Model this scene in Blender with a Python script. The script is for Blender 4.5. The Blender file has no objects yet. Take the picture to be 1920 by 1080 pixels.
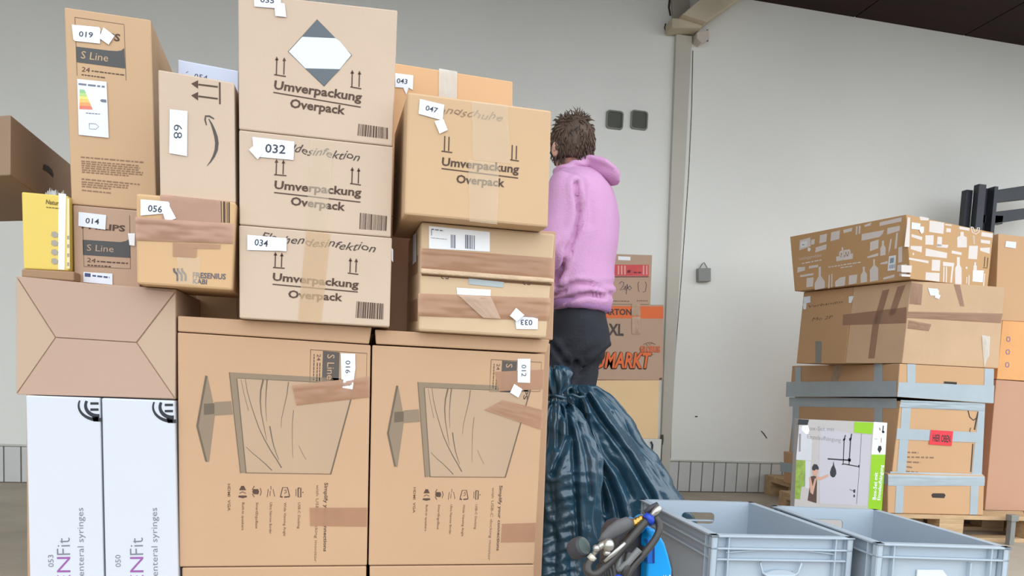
import bpy, bmesh, math, random
from mathutils import Vector, Matrix, noise
random.seed(7)
# ---------------------------------------------------------------- camera
SC = bpy.context.scene
COL = SC.collection
F_PX, CX, CY = 1412.68, 985.0, 824.4          # focal length and principal point in 1920x1080 pixels
PITCH, ROLL, YAW, CAMH = -0.08133463, 0.04625542, 0.21807695, 0.78
def _rot():
    cy, sy = math.cos(YAW), math.sin(YAW)
    A = Matrix(((cy, -sy, 0), (sy, cy, 0), (0, 0, 1)))
    B = Matrix(((1, 0, 0), (0, 0, -1), (0, 1, 0)))
    cp, sp = math.cos(PITCH), math.sin(PITCH)
    P = Matrix(((1, 0, 0), (0, cp, sp), (0, -sp, cp)))
    cr, sr = math.cos(ROLL), math.sin(ROLL)
    Q = Matrix(((cr, -sr, 0), (sr, cr, 0), (0, 0, 1)))
    return Q @ P @ B @ A
R = _rot()
RT = R.transposed()
EYE = Vector((0, 0, CAMH))
cam_data = bpy.data.cameras.new('camera')
cam = bpy.data.objects.new('camera', cam_data)
COL.objects.link(cam)
cam_data.sensor_width = 36.0
cam_data.lens = F_PX * 36.0 / 1920
cam_data.shift_x = -(CX - 960) / 1920
cam_data.shift_y = (CY - 540) / 1920
cam_data.clip_start = 0.05
M = Matrix((R[0], -R[1], -R[2])).transposed().to_4x4()
M.translation = EYE
cam.matrix_world = M
SC.camera = cam
# ---------------------------------------------------------------- daylight and exposure
world = bpy.data.worlds.new('overcast_sky')
SC.world = world
world.use_nodes = True
wn, wl = world.node_tree.nodes, world.node_tree.links
wn.clear()
wo = wn.new('ShaderNodeOutputWorld')
wb = wn.new('ShaderNodeBackground')
wtc = wn.new('ShaderNodeTexCoord')
wsx = wn.new('ShaderNodeSeparateXYZ')
wr = wn.new('ShaderNodeValToRGB')
wl.new(wtc.outputs['Generated'], wsx.inputs[0])
wl.new(wsx.outputs['Z'], wr.inputs[0])
wl.new(wr.outputs[0], wb.inputs[0])
wl.new(wb.outputs[0], wo.inputs[0])
wr.color_ramp.elements[0].position = 0.0
wr.color_ramp.elements[0].color = (0.95, 0.975, 1.0, 1)
wr.color_ramp.elements[1].position = 0.6
wr.color_ramp.elements[1].color = (0.88, 0.94, 1.0, 1)
wb.inputs['Strength'].default_value = 3.0
SC.view_settings.view_transform = 'Standard'
SC.view_settings.look = 'None'
SC.view_settings.gamma = 1.0
SC.view_settings.use_curve_mapping = False
SC.view_settings.exposure = -0.2
SC.cycles.max_bounces = 8
SC.cycles.diffuse_bounces = 4

# ---------------------------------------------------------------- helpers
def ray(px, py):
    return RT @ Vector(((px - CX) / F_PX, (py - CY) / F_PX, 1.0))
def on_y(px, py, Y):
    d = ray(px, py); return EYE + d * (Y / d.y)
def on_z(px, py, z):
    d = ray(px, py); return EYE + d * ((z - CAMH) / d.z)
def pix(v):
    c = R @ (Vector(v) - EYE); return (F_PX * c.x / c.z + CX, F_PX * c.y / c.z + CY)
class Face:
    """a plane in the place on which prints, labels and tape lie"""
    def __init__(s, p, n):
        s.p = Vector(p); s.n = Vector(n).normalized()
        if s.n.dot(EYE - s.p) < 0: s.n = -s.n
    def at(s, px, py, off=0.0):
        d = ray(px, py)
        return EYE + d * ((s.p - EYE).dot(s.n) / d.dot(s.n)) + s.n * off
def lin(c):
    return tuple((v / 255 / 12.92) if v / 255 <= 0.04045 else ((v / 255 + 0.055) / 1.055) ** 2.4 for v in c[:3])
MATS = {}
def mat(name, rgb, rough=0.7, var=0.06, scale=6.0, bump=0.0, bscale=60.0, metal=0.0, alpha=1.0, spec=0.4, coat=0.0, stretch=None):
    if name in MATS: return MATS[name]
    m = bpy.data.materials.new(name); m.use_nodes = True
    nt = m.node_tree; b = nt.nodes['Principled BSDF']; N = nt.nodes.new; L = nt.links.new
    c = tuple(v * (1.0 if "plaster" in name else 0.86) for v in lin(rgb))
    tc = N('ShaderNodeTexCoord')
    src = tc.outputs['Object']
    if stretch:
        mp = N('ShaderNodeMapping'); mp.inputs['Scale'].default_value = stretch; L(src, mp.inputs[0]); src = mp.outputs[0]
    nz = N('ShaderNodeTexNoise'); nz.inputs['Scale'].default_value = scale; nz.inputs['Detail'].default_value = 4
    L(src, nz.inputs['Vector'])
    rp = N('ShaderNodeValToRGB')
    rp.color_ramp.elements[0].position = 0.3; rp.color_ramp.elements[1].position = 0.7
    rp.color_ramp.elements[0].color = tuple(max(0, v * (1 - var)) for v in c) + (1,)
    rp.color_ramp.elements[1].color = tuple(min(1, v * (1 + var)) for v in c) + (1,)
    L(nz.outputs[0], rp.inputs[0]); L(rp.outputs[0], b.inputs['Base Color'])
    b.inputs['Roughness'].default_value = rough
    b.inputs['Metallic'].default_value = metal
    b.inputs['Specular IOR Level'].default_value = spec
    b.inputs['Coat Weight'].default_value = coat
    b.inputs['Alpha'].default_value = alpha
    if bump:
        n2 = N('ShaderNodeTexNoise'); n2.inputs['Scale'].default_value = bscale; n2.inputs['Detail'].default_value = 3
        L(src, n2.inputs['Vector'])
        bp = N('ShaderNodeBump'); bp.inputs['Strength'].default_value = bump; bp.inputs['Distance'].default_value = 0.01
        L(n2.outputs[0], bp.inputs['Height']); L(bp.outputs[0], b.inputs['Normal'])
    MATS[name] = m
    return m
def tag(o, label=None, cat=None, group=None, kind=None):
    for k, v in (('label', label), ('category', cat), ('group', group), ('kind', kind)):
        if v: o[k] = v
    return o
def thing(name, label, cat, loc=(0, 0, 0), group=None):
    o = bpy.data.objects.new(name, None); COL.objects.link(o)
    o.location = loc; o.empty_display_size = 0.05
    return tag(o, label, cat, group)
def wloc(o):
    v = Vector((0, 0, 0))
    while o is not None:
        v += Vector(o.location); o = o.parent
    return v
def meshobj(name, verts, faces, m, parent=None, smooth=False, origin=None, label=None, mats=None):
    me = bpy.data.meshes.new(name)
    o = bpy.data.objects.new(name, me); COL.objects.link(o)
    if parent is not None: o.parent = parent; off = wloc(parent)
    else: off = Vector(origin) if origin is not None else Vector((0, 0, 0)); o.location = off
    me.from_pydata([tuple(Vector(v) - off) for v in verts], [], faces)
    me.materials.append(m)
    if smooth:
        for p in me.polygons: p.use_smooth = True
    if label: o['label'] = label
    me.update()
    return o
class MB:
    """collects shapes of one part"""
    def __init__(s): s.v = []; s.f = []
    def add(s, vs, fs):
        k = len(s.v); s.v += [Vector(v) for v in vs]; s.f += [[i + k for i in f] for f in fs]; return s
    def hexa(s, a, b):
        """a: 4 points of one end, b: the matching 4 of the other"""
        return s.add(list(a) + list(b), [(3, 2, 1, 0), (4, 5, 6, 7), (0, 1, 5, 4), (1, 2, 6, 5), (2, 3, 7, 6), (3, 0, 4, 7)])
    def box(s, lo, hi, T=None):
        x0, y0, z0 = lo; x1, y1, z1 = hi
        vs = [Vector(v) for v in ((x0, y0, z0), (x1, y0, z0), (x1, y1, z0), (x0, y1, z0), (x0, y0, z1), (x1, y0, z1), (x1, y1, z1), (x0, y1, z1))]
        if T is not None: vs = [T @ v for v in vs]
        return s.hexa(vs[:4], vs[4:])
    def tube(s, pts, r, n=10, closed=False, flat=1.0):
        pts = [Vector(p) for p in pts]; rs = r if isinstance(r, (list, tuple)) else [r] * len(pts)
        up = None; rings = []
        for i, p in enumerate(pts):
            if closed: t = pts[(i + 1) % len(pts)] - pts[i - 1]
            else: t = pts[min(i + 1, len(pts) - 1)] - pts[max(i - 1, 0)]
            t.normalize()
            if up is None: up = Vector((0, 0, 1)) if abs(t.z) < 0.9 else Vector((0, 1, 0))
            u = (up - t * up.dot(t)).normalized(); w = t.cross(u); up = u
            rings.append([p + (u * math.cos(a) + w * math.sin(a) * flat) * rs[i] for a in [2 * math.pi * k / n for k in range(n)]])
        return s.loft(rings, closed)
    def loft(s, rings, closed=False, caps=True):
        n = len(rings[0]); vs = [v for r in rings for v in r]; fs = []
        m = len(rings)
        for i in range(m if closed else m - 1):
            for j in range(n):
                a, b = i * n, ((i + 1) % m) * n
                fs.append((a + j, a + (j + 1) % n, b + (j + 1) % n, b + j))
        if not closed and caps:
            fs.append(tuple(range(n))[::-1]); fs.append(tuple((m - 1) * n + j for j in range(n)))
        return s.add(vs, fs)
    def ball(s, c, r, n=12, m=8, T=None):
        c = Vector(c); r = r if isinstance(r, (tuple, list)) else (r, r, r); rings = []
        for i in range(1, m):
            a = math.pi * i / m
            ring = []
            for j in range(n):
                b = 2 * math.pi * j / n
                v = Vector((math.sin(a) * math.cos(b) * r[0], math.sin(a) * math.sin(b) * r[1], math.cos(a) * r[2]))
                ring.append((T @ v if T is not None else v) + c)
            rings.append(ring)
        return s.loft(rings)
    def build(s, name, m, parent=None, smooth=False, origin=None, label=None, bevel=0.0, seg=2):
        o = meshobj(name, s.v, s.f, m, parent, smooth, origin, label)
        bm = bmesh.new(); bm.from_mesh(o.data)
        bmesh.ops.recalc_face_normals(bm, faces=bm.faces)
        if bevel:
            es = [e for e in bm.edges if len(e.link_faces) == 2 and e.calc_face_angle(0) > 0.6]
            bmesh.ops.bevel(bm, geom=es, offset=bevel, segments=seg, affect='EDGES', profile=0.5)
        bm.to_mesh(o.data); bm.free()
        return o
TXT = {}
def glyphs(s, bold=0.0, shear=0.0):
    k = (s, bold, shear)
    if k not in TXT:
        cu = bpy.data.curves.new('lettering', 'FONT'); cu.body = s; cu.size = 1; cu.offset = bold; cu.shear = shear
        cu.resolution_u = 2; cu.fill_mode = 'FRONT'
        ob = bpy.data.objects.new('lettering', cu); COL.objects.link(ob)
        dg = bpy.context.evaluated_depsgraph_get(); ev = ob.evaluated_get(dg); me = ev.to_mesh()
        vs = [(v.co.x, v.co.y) for v in me.vertices]; fs = [tuple(p.vertices) for p in me.polygons]
        ev.to_mesh_clear(); bpy.data.objects.remove(ob); bpy.data.curves.remove(cu)
        TXT[k] = (vs, fs)
    return TXT[k]
ident = lambda x, y: (x, y)
class Decal:
    """prints, stickers or tape on one face: shapes given in photograph pixels, laid on the face"""
    def __init__(s, face, off, M=ident): s.face = face; s.off = off; s.M = M; s.v = []; s.f = []
    def P(s, x, y, e=0.0): return s.face.at(*s.M(x, y), s.off + e)
    def poly(s, pts, e=0.0):
        k = len(s.v); s.v += [s.P(x, y, e) for x, y in pts]; s.f.append(list(range(k, k + len(pts)))); return s
    def line(s, pts, w, w2=None):
        ws = w if isinstance(w, (list, tuple)) else [w + ((w2 if w2 is not None else w) - w) * i / max(1, len(pts) - 1) for i in range(len(pts))]
        L, Rr = [], []
        for i, (x, y) in enumerate(pts):
            a = pts[max(i - 1, 0)]; b = pts[min(i + 1, len(pts) - 1)]
            dx, dy = b[0] - a[0], b[1] - a[1]; q = math.hypot(dx, dy) or 1
            L.append((x - dy / q * ws[i] / 2, y + dx / q * ws[i] / 2)); Rr.append((x + dy / q * ws[i] / 2, y - dx / q * ws[i] / 2))
        for i in range(len(pts) - 1): s.poly([L[i], L[i + 1], Rr[i + 1], Rr[i]])
        return s
    def rect_line(s, q, w):
        return s.line(list(q) + [q[0]], w)
    def text(s, t, p0, p1, h, bold=0.0, up=None, shear=0.0, wob=0.0, fat=0.0):
        if fat:
            for n_, (ax_, ay_) in enumerate(((-fat, 0), (fat, 0), (0, -fat * 0.7), (0, fat * 0.7))):
                s.off += 0.0004; s.text(t, (p0[0] + ax_, p0[1] + ay_), (p1[0] + ax_, p1[1] + ay_), h, bold, up, shear, wob)
        vs, fs = glyphs(t, bold, shear)
        xs = [v[0] for v in vs]; x0, W = min(xs), max(xs) - min(xs)
        dx, dy = p1[0] - p0[0], p1[1] - p0[1]; L = math.hypot(dx, dy)
        if up is None: up = (dy / L * h, -dx / L * h)
        k = len(s.v)
        for x, y in vs:
            u = (x - x0) / W; v = y / 0.70
            if wob: v += wob * math.sin(u * 23) + wob * 0.6 * math.sin(u * 51 + 1)
            s.v.append(s.P(p0[0] + dx * u + up[0] * v, p0[1] + dy * u + up[1] * v))
        s.f += [[i + k for i in f] for f in fs]; return s
    def bars(s, q, seed=1, n=26):
        rr = random.Random(seed); (a, b, c, d) = q; t = 0.0
        L = lambda p, r, u: (p[0] + (r[0] - p[0]) * u, p[1] + (r[1] - p[1]) * u)
        while t < 1:
            w = rr.choice((0.5, 0.5, 1.0, 1.4)) / n; g = rr.choice((0.5, 0.8)) / n
            u = min(1, t + w); s.poly([L(a, b, t), L(a, b, u), L(d, c, u), L(d, c, t)]); t = u + g
        return s
    def greek(s, a, b, h, seed=1):
        """a line of print too small to read: word blocks between a and b"""
        rr = random.Random(seed); L = math.hypot(b[0] - a[0], b[1] - a[1]); t = 0
        ux, uy = (b[0] - a[0]) / L, (b[1] - a[1]) / L
        while t < L:
            w = rr.uniform(1.5, 4.5) * h; e = min(L, t + w)
            s.line([(a[0] + ux * t, a[1] + uy * t), (a[0] + ux * e, a[1] + uy * e)], h); t = e + h * 0.8
        return s
    def arrows(s, xs, y0, y1, base, w=2.2, head=True):
        """two upright arrows over a bar"""
        for i, x in enumerate(xs):
            yo = y0 + i * 1.5
            s.line([(x + 0.5, yo + (5 if head else 0)), (x - 0.3, y1)], w)
            if head: s.poly([(x + 0.5, yo), (x + 4, yo + 7), (x - 3, yo + 7)])
        s.line(base, 2.2); return s
    def build(s, name, m, parent, label=None):
        return meshobj(name, s.v, s.f, m, parent, label=label)
CARTON = {}
def carton(name, label, cat, quad, Y, depth, m, vp=None, yaw=0.0, group=None, bevel=0.003, anchor=None, dvec=None, body='carton', z0=None, z1=None):
    """a carton whose front face lies on an upright plane of the place; corners TL, TR, BR, BL read off the photograph"""
    bl = anchor if anchor is not None else on_y(quad[3][0], quad[3][1], Y)
    n = Vector((math.sin(yaw), -math.cos(yaw), 0))
    face = Face(bl, n)
    q = [face.at(*p) for p in quad]
    if z0 is not None: q[2].z = z0; q[3].z = z0
    if z1 is not None: q[0].z = z1; q[1].z = z1
    if dvec is not None: d = Vector(dvec)
    elif vp is not None: d = ray(*vp); d.z = 0; d = d.normalized() * depth
    else: d = Vector((-n.x, -n.y, 0)) * depth
    back = [p + d for p in q]
    zb = min(q[2].z, q[3].z)
    c = (q[2] + q[3]) / 2 + d / 2
    t = thing(name, label, cat, (c.x, c.y, zb), group)
    mb = MB(); mb.hexa([q[3], q[2], q[1], q[0]], [back[3], back[2], back[1], back[0]])
    b = mb.build(body, m, t, bevel=bevel)
    t_ = dict(root=t, face=face, body=b, q=q, d=d, left=Face(q[3], d.cross(q[0] - q[3])))
    return t_
INK_O, TAPE_O, TAPE2_O, LAB_O, LTX_O = 0.0005, 0.0010, 0.0015, 0.0020, 0.0024
def number_label(c, quad, num, p0, p1, h, face=None, name='number_label', up=None, lab=None, bold=0.012):
    f = face or c['face']
    o = Decal(f, LAB_O).poly(quad).build(name, mat('white_label_paper', (236, 242, 252), 0.55, 0.01), c['root'], label=lab)
    if num: Decal(f, LTX_O).text(num, p0, p1, h, bold, up).build('printed_number', mat('label_ink', (62, 66, 78), 0.6, 0.02), o)
    return o
def white_tag(c, quad, face=None, off=LAB_O + 0.0008):
    Decal(face or c['face'], off).poly(quad).build('small_tag', mat('white_tag_paper', (246, 248, 250), 0.5, 0.01), c['root'])
def tape(c, quads, m=None, face=None, off=TAPE_O, label=None, ridges=0, seed=3, name='tape_strip'):
    """a strip of packing tape, crumpled into ridges where the photo shows them"""
    m = m or M_BTAPE; f = face or c['face']
    for q in quads:
        rr = random.Random(seed); seed += 1
        NX, NY = 24, 8; v = []; fs = []
        a, b, cc, d = q
        for j in range(NY + 1):
            for i in range(NX + 1):
                u, w = i / NX, j / NY
                x = (a[0] * (1 - u) + b[0] * u) * (1 - w) + (d[0] * (1 - u) + cc[0] * u) * w
                y = (a[1] * (1 - u) + b[1] * u) * (1 - w) + (d[1] * (1 - u) + cc[1] * u) * w
                e = 0.0
                if ridges and 0 < j < NY:
                    e = abs(noise.noise(Vector((u * 2.2 + seed * 7, w * 5, 0)))) * 0.009 * ridges
                    e += abs(noise.noise(Vector((u * 9 + seed * 3, w * 9, 4)))) * 0.003 * ridges
                v.append(f.at(x, y, off + e))
        for j in range(NY):
            for i in range(NX):
                k = j * (NX + 1) + i; fs.append((k, k + 1, k + NX + 2, k + NX + 1))
        meshobj(name, v, fs, m, c['root'], smooth=bool(ridges), label=label)
def bilinear(src, dst):
    """maps a point of one carton's face to the same point of its twin"""
    def M_(x, y):
        u, v = 0.5, 0.5
        for _ in range(12):
            f = [(src[0][k] * (1 - u) + src[1][k] * u) * (1 - v) + (src[3][k] * (1 - u) + src[2][k] * u) * v for k in (0, 1)]
            du = [(src[1][k] - src[0][k]) * (1 - v) + (src[2][k] - src[3][k]) * v for k in (0, 1)]
            dv = [(src[3][k] - src[0][k]) * (1 - u) + (src[2][k] - src[1][k]) * u for k in (0, 1)]
            ex, ey = x - f[0], y - f[1]; D = du[0] * dv[1] - du[1] * dv[0]
            u += (ex * dv[1] - ey * dv[0]) / D; v += (du[0] * ey - du[1] * ex) / D
        return tuple((dst[0][k] * (1 - u) + dst[1][k] * u) * (1 - v) + (dst[3][k] * (1 - u) + dst[2][k] * u) * v for k in (0, 1))
    return M_
M_INK = mat('brown_print_ink', (88, 66, 54), 0.7, 0.05)
M_GREYINK = mat('grey_print_ink', (92, 92, 92), 0.7, 0.04)
M_PALEINK = mat('soft_print_ink', (150, 118, 92), 0.7, 0.04)
M_PEN = mat('marker_pen_ink', (78, 66, 60), 0.6, 0.05)
M_BTAPE = mat('brown_packing_tape', (188, 143, 113), 0.22, 0.07, 9, alpha=0.72)
M_CTAPE = mat('clear_packing_tape', (240, 222, 194), 0.25, 0.05, 9, alpha=0.3)
M_C1 = mat('pale_cardboard', (208, 185, 163), 0.75, 0.035, 3, 0.05, 90)
M_C2 = mat('tan_cardboard', (200, 163, 129), 0.75, 0.035, 3, 0.05, 90)
M_C3 = mat('warm_tan_cardboard', (206, 171, 134), 0.75, 0.035, 3, 0.05, 90)
M_C4 = mat('pinkish_cardboard', (192, 161, 137), 0.75, 0.03, 3, 0.05, 90)
M_C5 = mat('brown_cardboard', (198, 158, 116), 0.75, 0.04, 3, 0.05, 90)
# ---------------------------------------------------------------- the hall
WY = 5.127
CEIL = 3.52
RY = 0.5
roof_y = lambda x: 1.75 + 0.18 * x          # unseen open edge of the roof, slanted to dim the back wall's left side
m_wall = mat('white_plaster', (228, 229, 224), 0.85, 0.035, 0.9, 0.12, 25)
m_floor = mat('worn_concrete', (188, 176, 158), 0.8, 0.15, 2.5, 0.1, 40)
def struct(name, mb, m, **k):
    o = mb.build(name, m, **k); o['kind'] = 'structure'; return o
struct('floor', MB().box((-5.0, RY, -0.12), (9.0, WY, 0.0)), m_floor)
struct('trim_8', MB().box((-30, -40, -0.16), (30, RY, 0.0)), mat('yard_asphalt', (98, 98, 96), 0.9, 0.1, 3))
struct('wall_back', MB().box((-5.0, WY, -0.1), (9.0, WY + 0.2, 4.0)), m_wall)
struct('wall_left', MB().box((-5.2, RY, -0.1), (-5.0, WY + 0.2, 4.0)), m_wall)
struct('wall_right', MB().box((9.0, 3.5, -0.1), (9.2, WY + 0.2, 4.0)), m_wall)
m_wood = mat('dark_brown_wood', (42, 19, 13), 0.9, 0.25, 3, stretch=(0.6, 6, 6))
cb = MB()
for i in range(15):                                   # boards running away from the wall
    xa, xb = -5.0 + i * 0.94, -5.0 + i * 0.94 + 0.93
    q = lambda z: [(xa, roof_y(xa), z), (xb, roof_y(xb), z), (xb, WY, z), (xa, WY, z)]
    cb.hexa(q(CEIL), q(CEIL + 0.05))
q = lambda z: [(-5.0, roof_y(-5), z), (9.0, roof_y(9), z), (9.0, WY, z), (-5.0, WY, z)]
cb.hexa(q(CEIL + 0.03), q(CEIL + 0.2))
struct('ceiling', cb, m_wood)
# white tiles along the foot of the wall
tl = MB(); x = -5.0
rr = random.Random(5)
while x < 8.95:
    tl.box((x + 0.0035, WY - 0.014, 0.006), (x + 0.0895, WY, 0.222)); x += 0.0935
struct('trim_1', tl, mat('glazed_white_tile', (214, 216, 214), 0.3, 0.03, 8), bevel=0.002)
struct('trim_2', MB().box((-5, WY - 0.008, 0.0), (9, WY + 0.001, 0.226)), mat('dark_grout', (120, 116, 110), 0.9))
struct('trim_3', MB().box((-5, WY - 0.02, 0.226), (9, WY, 0.236)), mat('plaster_ledge', (196, 196, 188), 0.85, 0.05))
# pilaster with a crack on both sides and a sloping brace on its top
face_w = Face((0, WY - 0.03, 0), (0, -1, 0))
def wp(px, py, e=0.0): return face_w.at(px, py, e)
m_pil = mat('cream_paint', (204, 200, 188), 0.8, 0.05, 3, 0.1, 20)
pl = MB()
a = [wp(1268, 66), wp(1298, 66), wp(1255, 905), wp(1238, 905)]
a[0].z = a[1].z = 3.2; a[2].z = a[3].z = 0.0
pl.hexa([a[3], a[2], a[1], a[0]], [v + Vector((0, 0.035, 0)) for v in (a[3], a[2], a[1], a[0])])
struct('trim_4', pl, m_pil, bevel=0.004)
up = MB()
b = [wp(1258, -30), wp(1292, -30), wp(1296, 50), wp(1264, 50)]
for v in b[:2]: v.z = CEIL
up.hexa([b[3], b[2], b[1], b[0]], [v + Vector((0, 0.035, 0)) for v in (b[3], b[2], b[1], b[0])])
struct('trim_5', up, mat('dull_grey_paint', (176, 170, 156), 0.85, 0.06, 4), bevel=0.004)
br = MB()
b = [wp(1262, 46), wp(1306, 60), wp(1400, -32), wp(1336, -32)]
for v in b[2:]: v.z = CEIL
br.hexa(b, [v + Vector((0, -0.16, 0)) for v in b])
b = [wp(1249, 46), wp(1305, 46), wp(1305, 64), wp(1249, 64)]
br.hexa([v + Vector((0, -0.10, 0)) for v in b], [v + Vector((0, 0.02, 0)) for v in b])
struct('trim_6', br, mat('stained_cream_paint', (204, 192, 168), 0.8, 0.1, 5, 0.1, 20), bevel=0.006)
ck = Decal(Face((0, WY - 0.002, 0), (0, -1, 0)), 0.001)
ck.line([(1256, -5), (1254, 14), (1257, 30)], 4, 3)
ck.line([(1267, 70), (1266, 140), (1263, 180), (1261, 240), (1259, 300), (1256, 380), (1254, 440)], 2.2, 1.6)
ck.line([(1254, 440), (1250, 540), (1246, 650), (1243, 760), (1240, 860)], 1.4, 1.0)
ck.line([(1299, 95), (1297, 200), (1291, 330), (1284, 430), (1277, 530), (1268, 640), (1261, 740), (1257, 860)], 1.2, 1.0)
ck.line([(1248, 44), (1246, 52), (1248, 58)], 2)
ck.line([(1427, 808), (1432, 813), (1438, 822)], 1.6); ck.line([(1303, 781), (1308, 781)], 2); ck.poly([(1382, 889), (1386, 888), (1387, 893), (1383, 894)]); ck.line([(1432, 871), (1438, 869), (1444, 873)], 1.6)
o = ck.build('trim_7', mat('dark_crack', (62, 54, 46), 0.9), None); o['kind'] = 'structure'  # dark lines for the cracks and small scratches
# two square vents in the wall
def vent(q, label):
    f = Face((0, WY, 0), (0, -1, 0)); c = f.at(sum(p[0] for p in q) / 4, sum(p[1] for p in q) / 4)
    t = thing('wall_vent', label, 'vent', (c.x, WY, c.z), 'square vents in the back wall')
    P = [f.at(*p) for p in q]
    x0, x1 = P[0].x, P[1].x; z1, z0 = P[0].z, P[3].z
    def rr_(x0, x1, z0, z1, r, y):
        out = []
        for cx, cz, a0 in ((x1 - r, z1 - r, 0), (x0 + r, z1 - r, 90), (x0 + r, z0 + r, 180), (x1 - r, z0 + r, 270)):
            for k in range(5):
                a_ = math.radians(a0 + k * 22.5); out.append(Vector((cx + r * math.cos(a_), y, cz + r * math.sin(a_))))
        return out
    mb = MB()
    o1 = rr_(x0, x1, z0, z1, 0.022, WY + 0.001); o2 = rr_(x0, x1, z0, z1, 0.022, WY - 0.012)
    i2 = rr_(x0 + 0.009, x1 - 0.009, z0 + 0.009, z1 - 0.009, 0.018, WY - 0.012); i1 = rr_(x0 + 0.009, x1 - 0.009, z0 + 0.009, z1 - 0.009, 0.018, WY - 0.003)
    mb.loft([o1, o2, i2, i1], caps=False); mb.build('frame', mat('vent_frame', (134, 136, 128), 0.6), t)
    g = MB()
    g.loft([rr_(x0 + .008, x1 - .008, z0 + .008, z1 - .008, .018, WY + .001), rr_(x0 + .008, x1 - .008, z0 + .008, z1 - .008, .018, WY - .004)])
    g.build('grille', mat('vent_grille', (94, 97, 88), 0.7, 0.05, 30, 0.4, 160), t)
vent([(1137, 206), (1169, 206), (1169, 241), (1137, 241)], 'square dark grey wall vent, left one of the pair above the pink hoodie')
vent([(1183, 206), (1215, 206), (1215, 242), (1183, 242)], 'square dark grey wall vent, right one of the pair, nearer the pilaster')
# small hanging grey box on the wall
f = Face((0, WY, 0), (0, -1, 0)); c = f.at(1317, 528)
t = thing('padlock_box', 'small grey metal box with a loop hanging alone on the white wall', 'box', (c.x, WY, c.z - 0.05))
mb = MB(); a = [f.at(1305, 529), f.at(1328, 529), f.at(1328, 504), f.at(1305, 504)]
mb.hexa(a, [v + Vector((0, -0.045, 0)) for v in a]); mb.build('housing', mat('galvanised_grey', (150, 152, 148), 0.5, 0.06, 12), t, bevel=0.004)
mb = MB(); mb.tube([f.at(x, y, 0.02) for x, y in ((1309, 505), (1314, 496), (1318, 493), (1322, 500), (1325, 506))], 0.004); mb.build('loop', mat('galvanised_grey', (0, 0, 0)), t, smooth=True)
# white fitting below the brace
f = Face((0, WY - 0.03, 0), (0, -1, 0)); c = f.at(1312, 72)
t = thing('wall_fitting', 'small pale angular fitting under the sloping brace', 'fitting', (c.x, WY - 0.03, c.z))
mb = MB(); a = [f.at(1301, 66), f.at(1323, 62), f.at(1324, 78), f.at(1310, 86), f.at(1301, 78)]
mb.loft([[v + Vector((0, 0.03, 0)) for v in a], [v + Vector((0, -0.05, 0)) for v in a]]); mb.build('housing', mat('aged_white_plastic', (214, 204, 194), 0.5, 0.04), t, bevel=0.003)
mb = MB(); mb.tube([f.at(1324, 58, 0.02), f.at(1324, 80, 0.02)], 0.006); mb.build('cable', mat('dull_cable', (120, 116, 108), 0.6), t)
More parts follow.
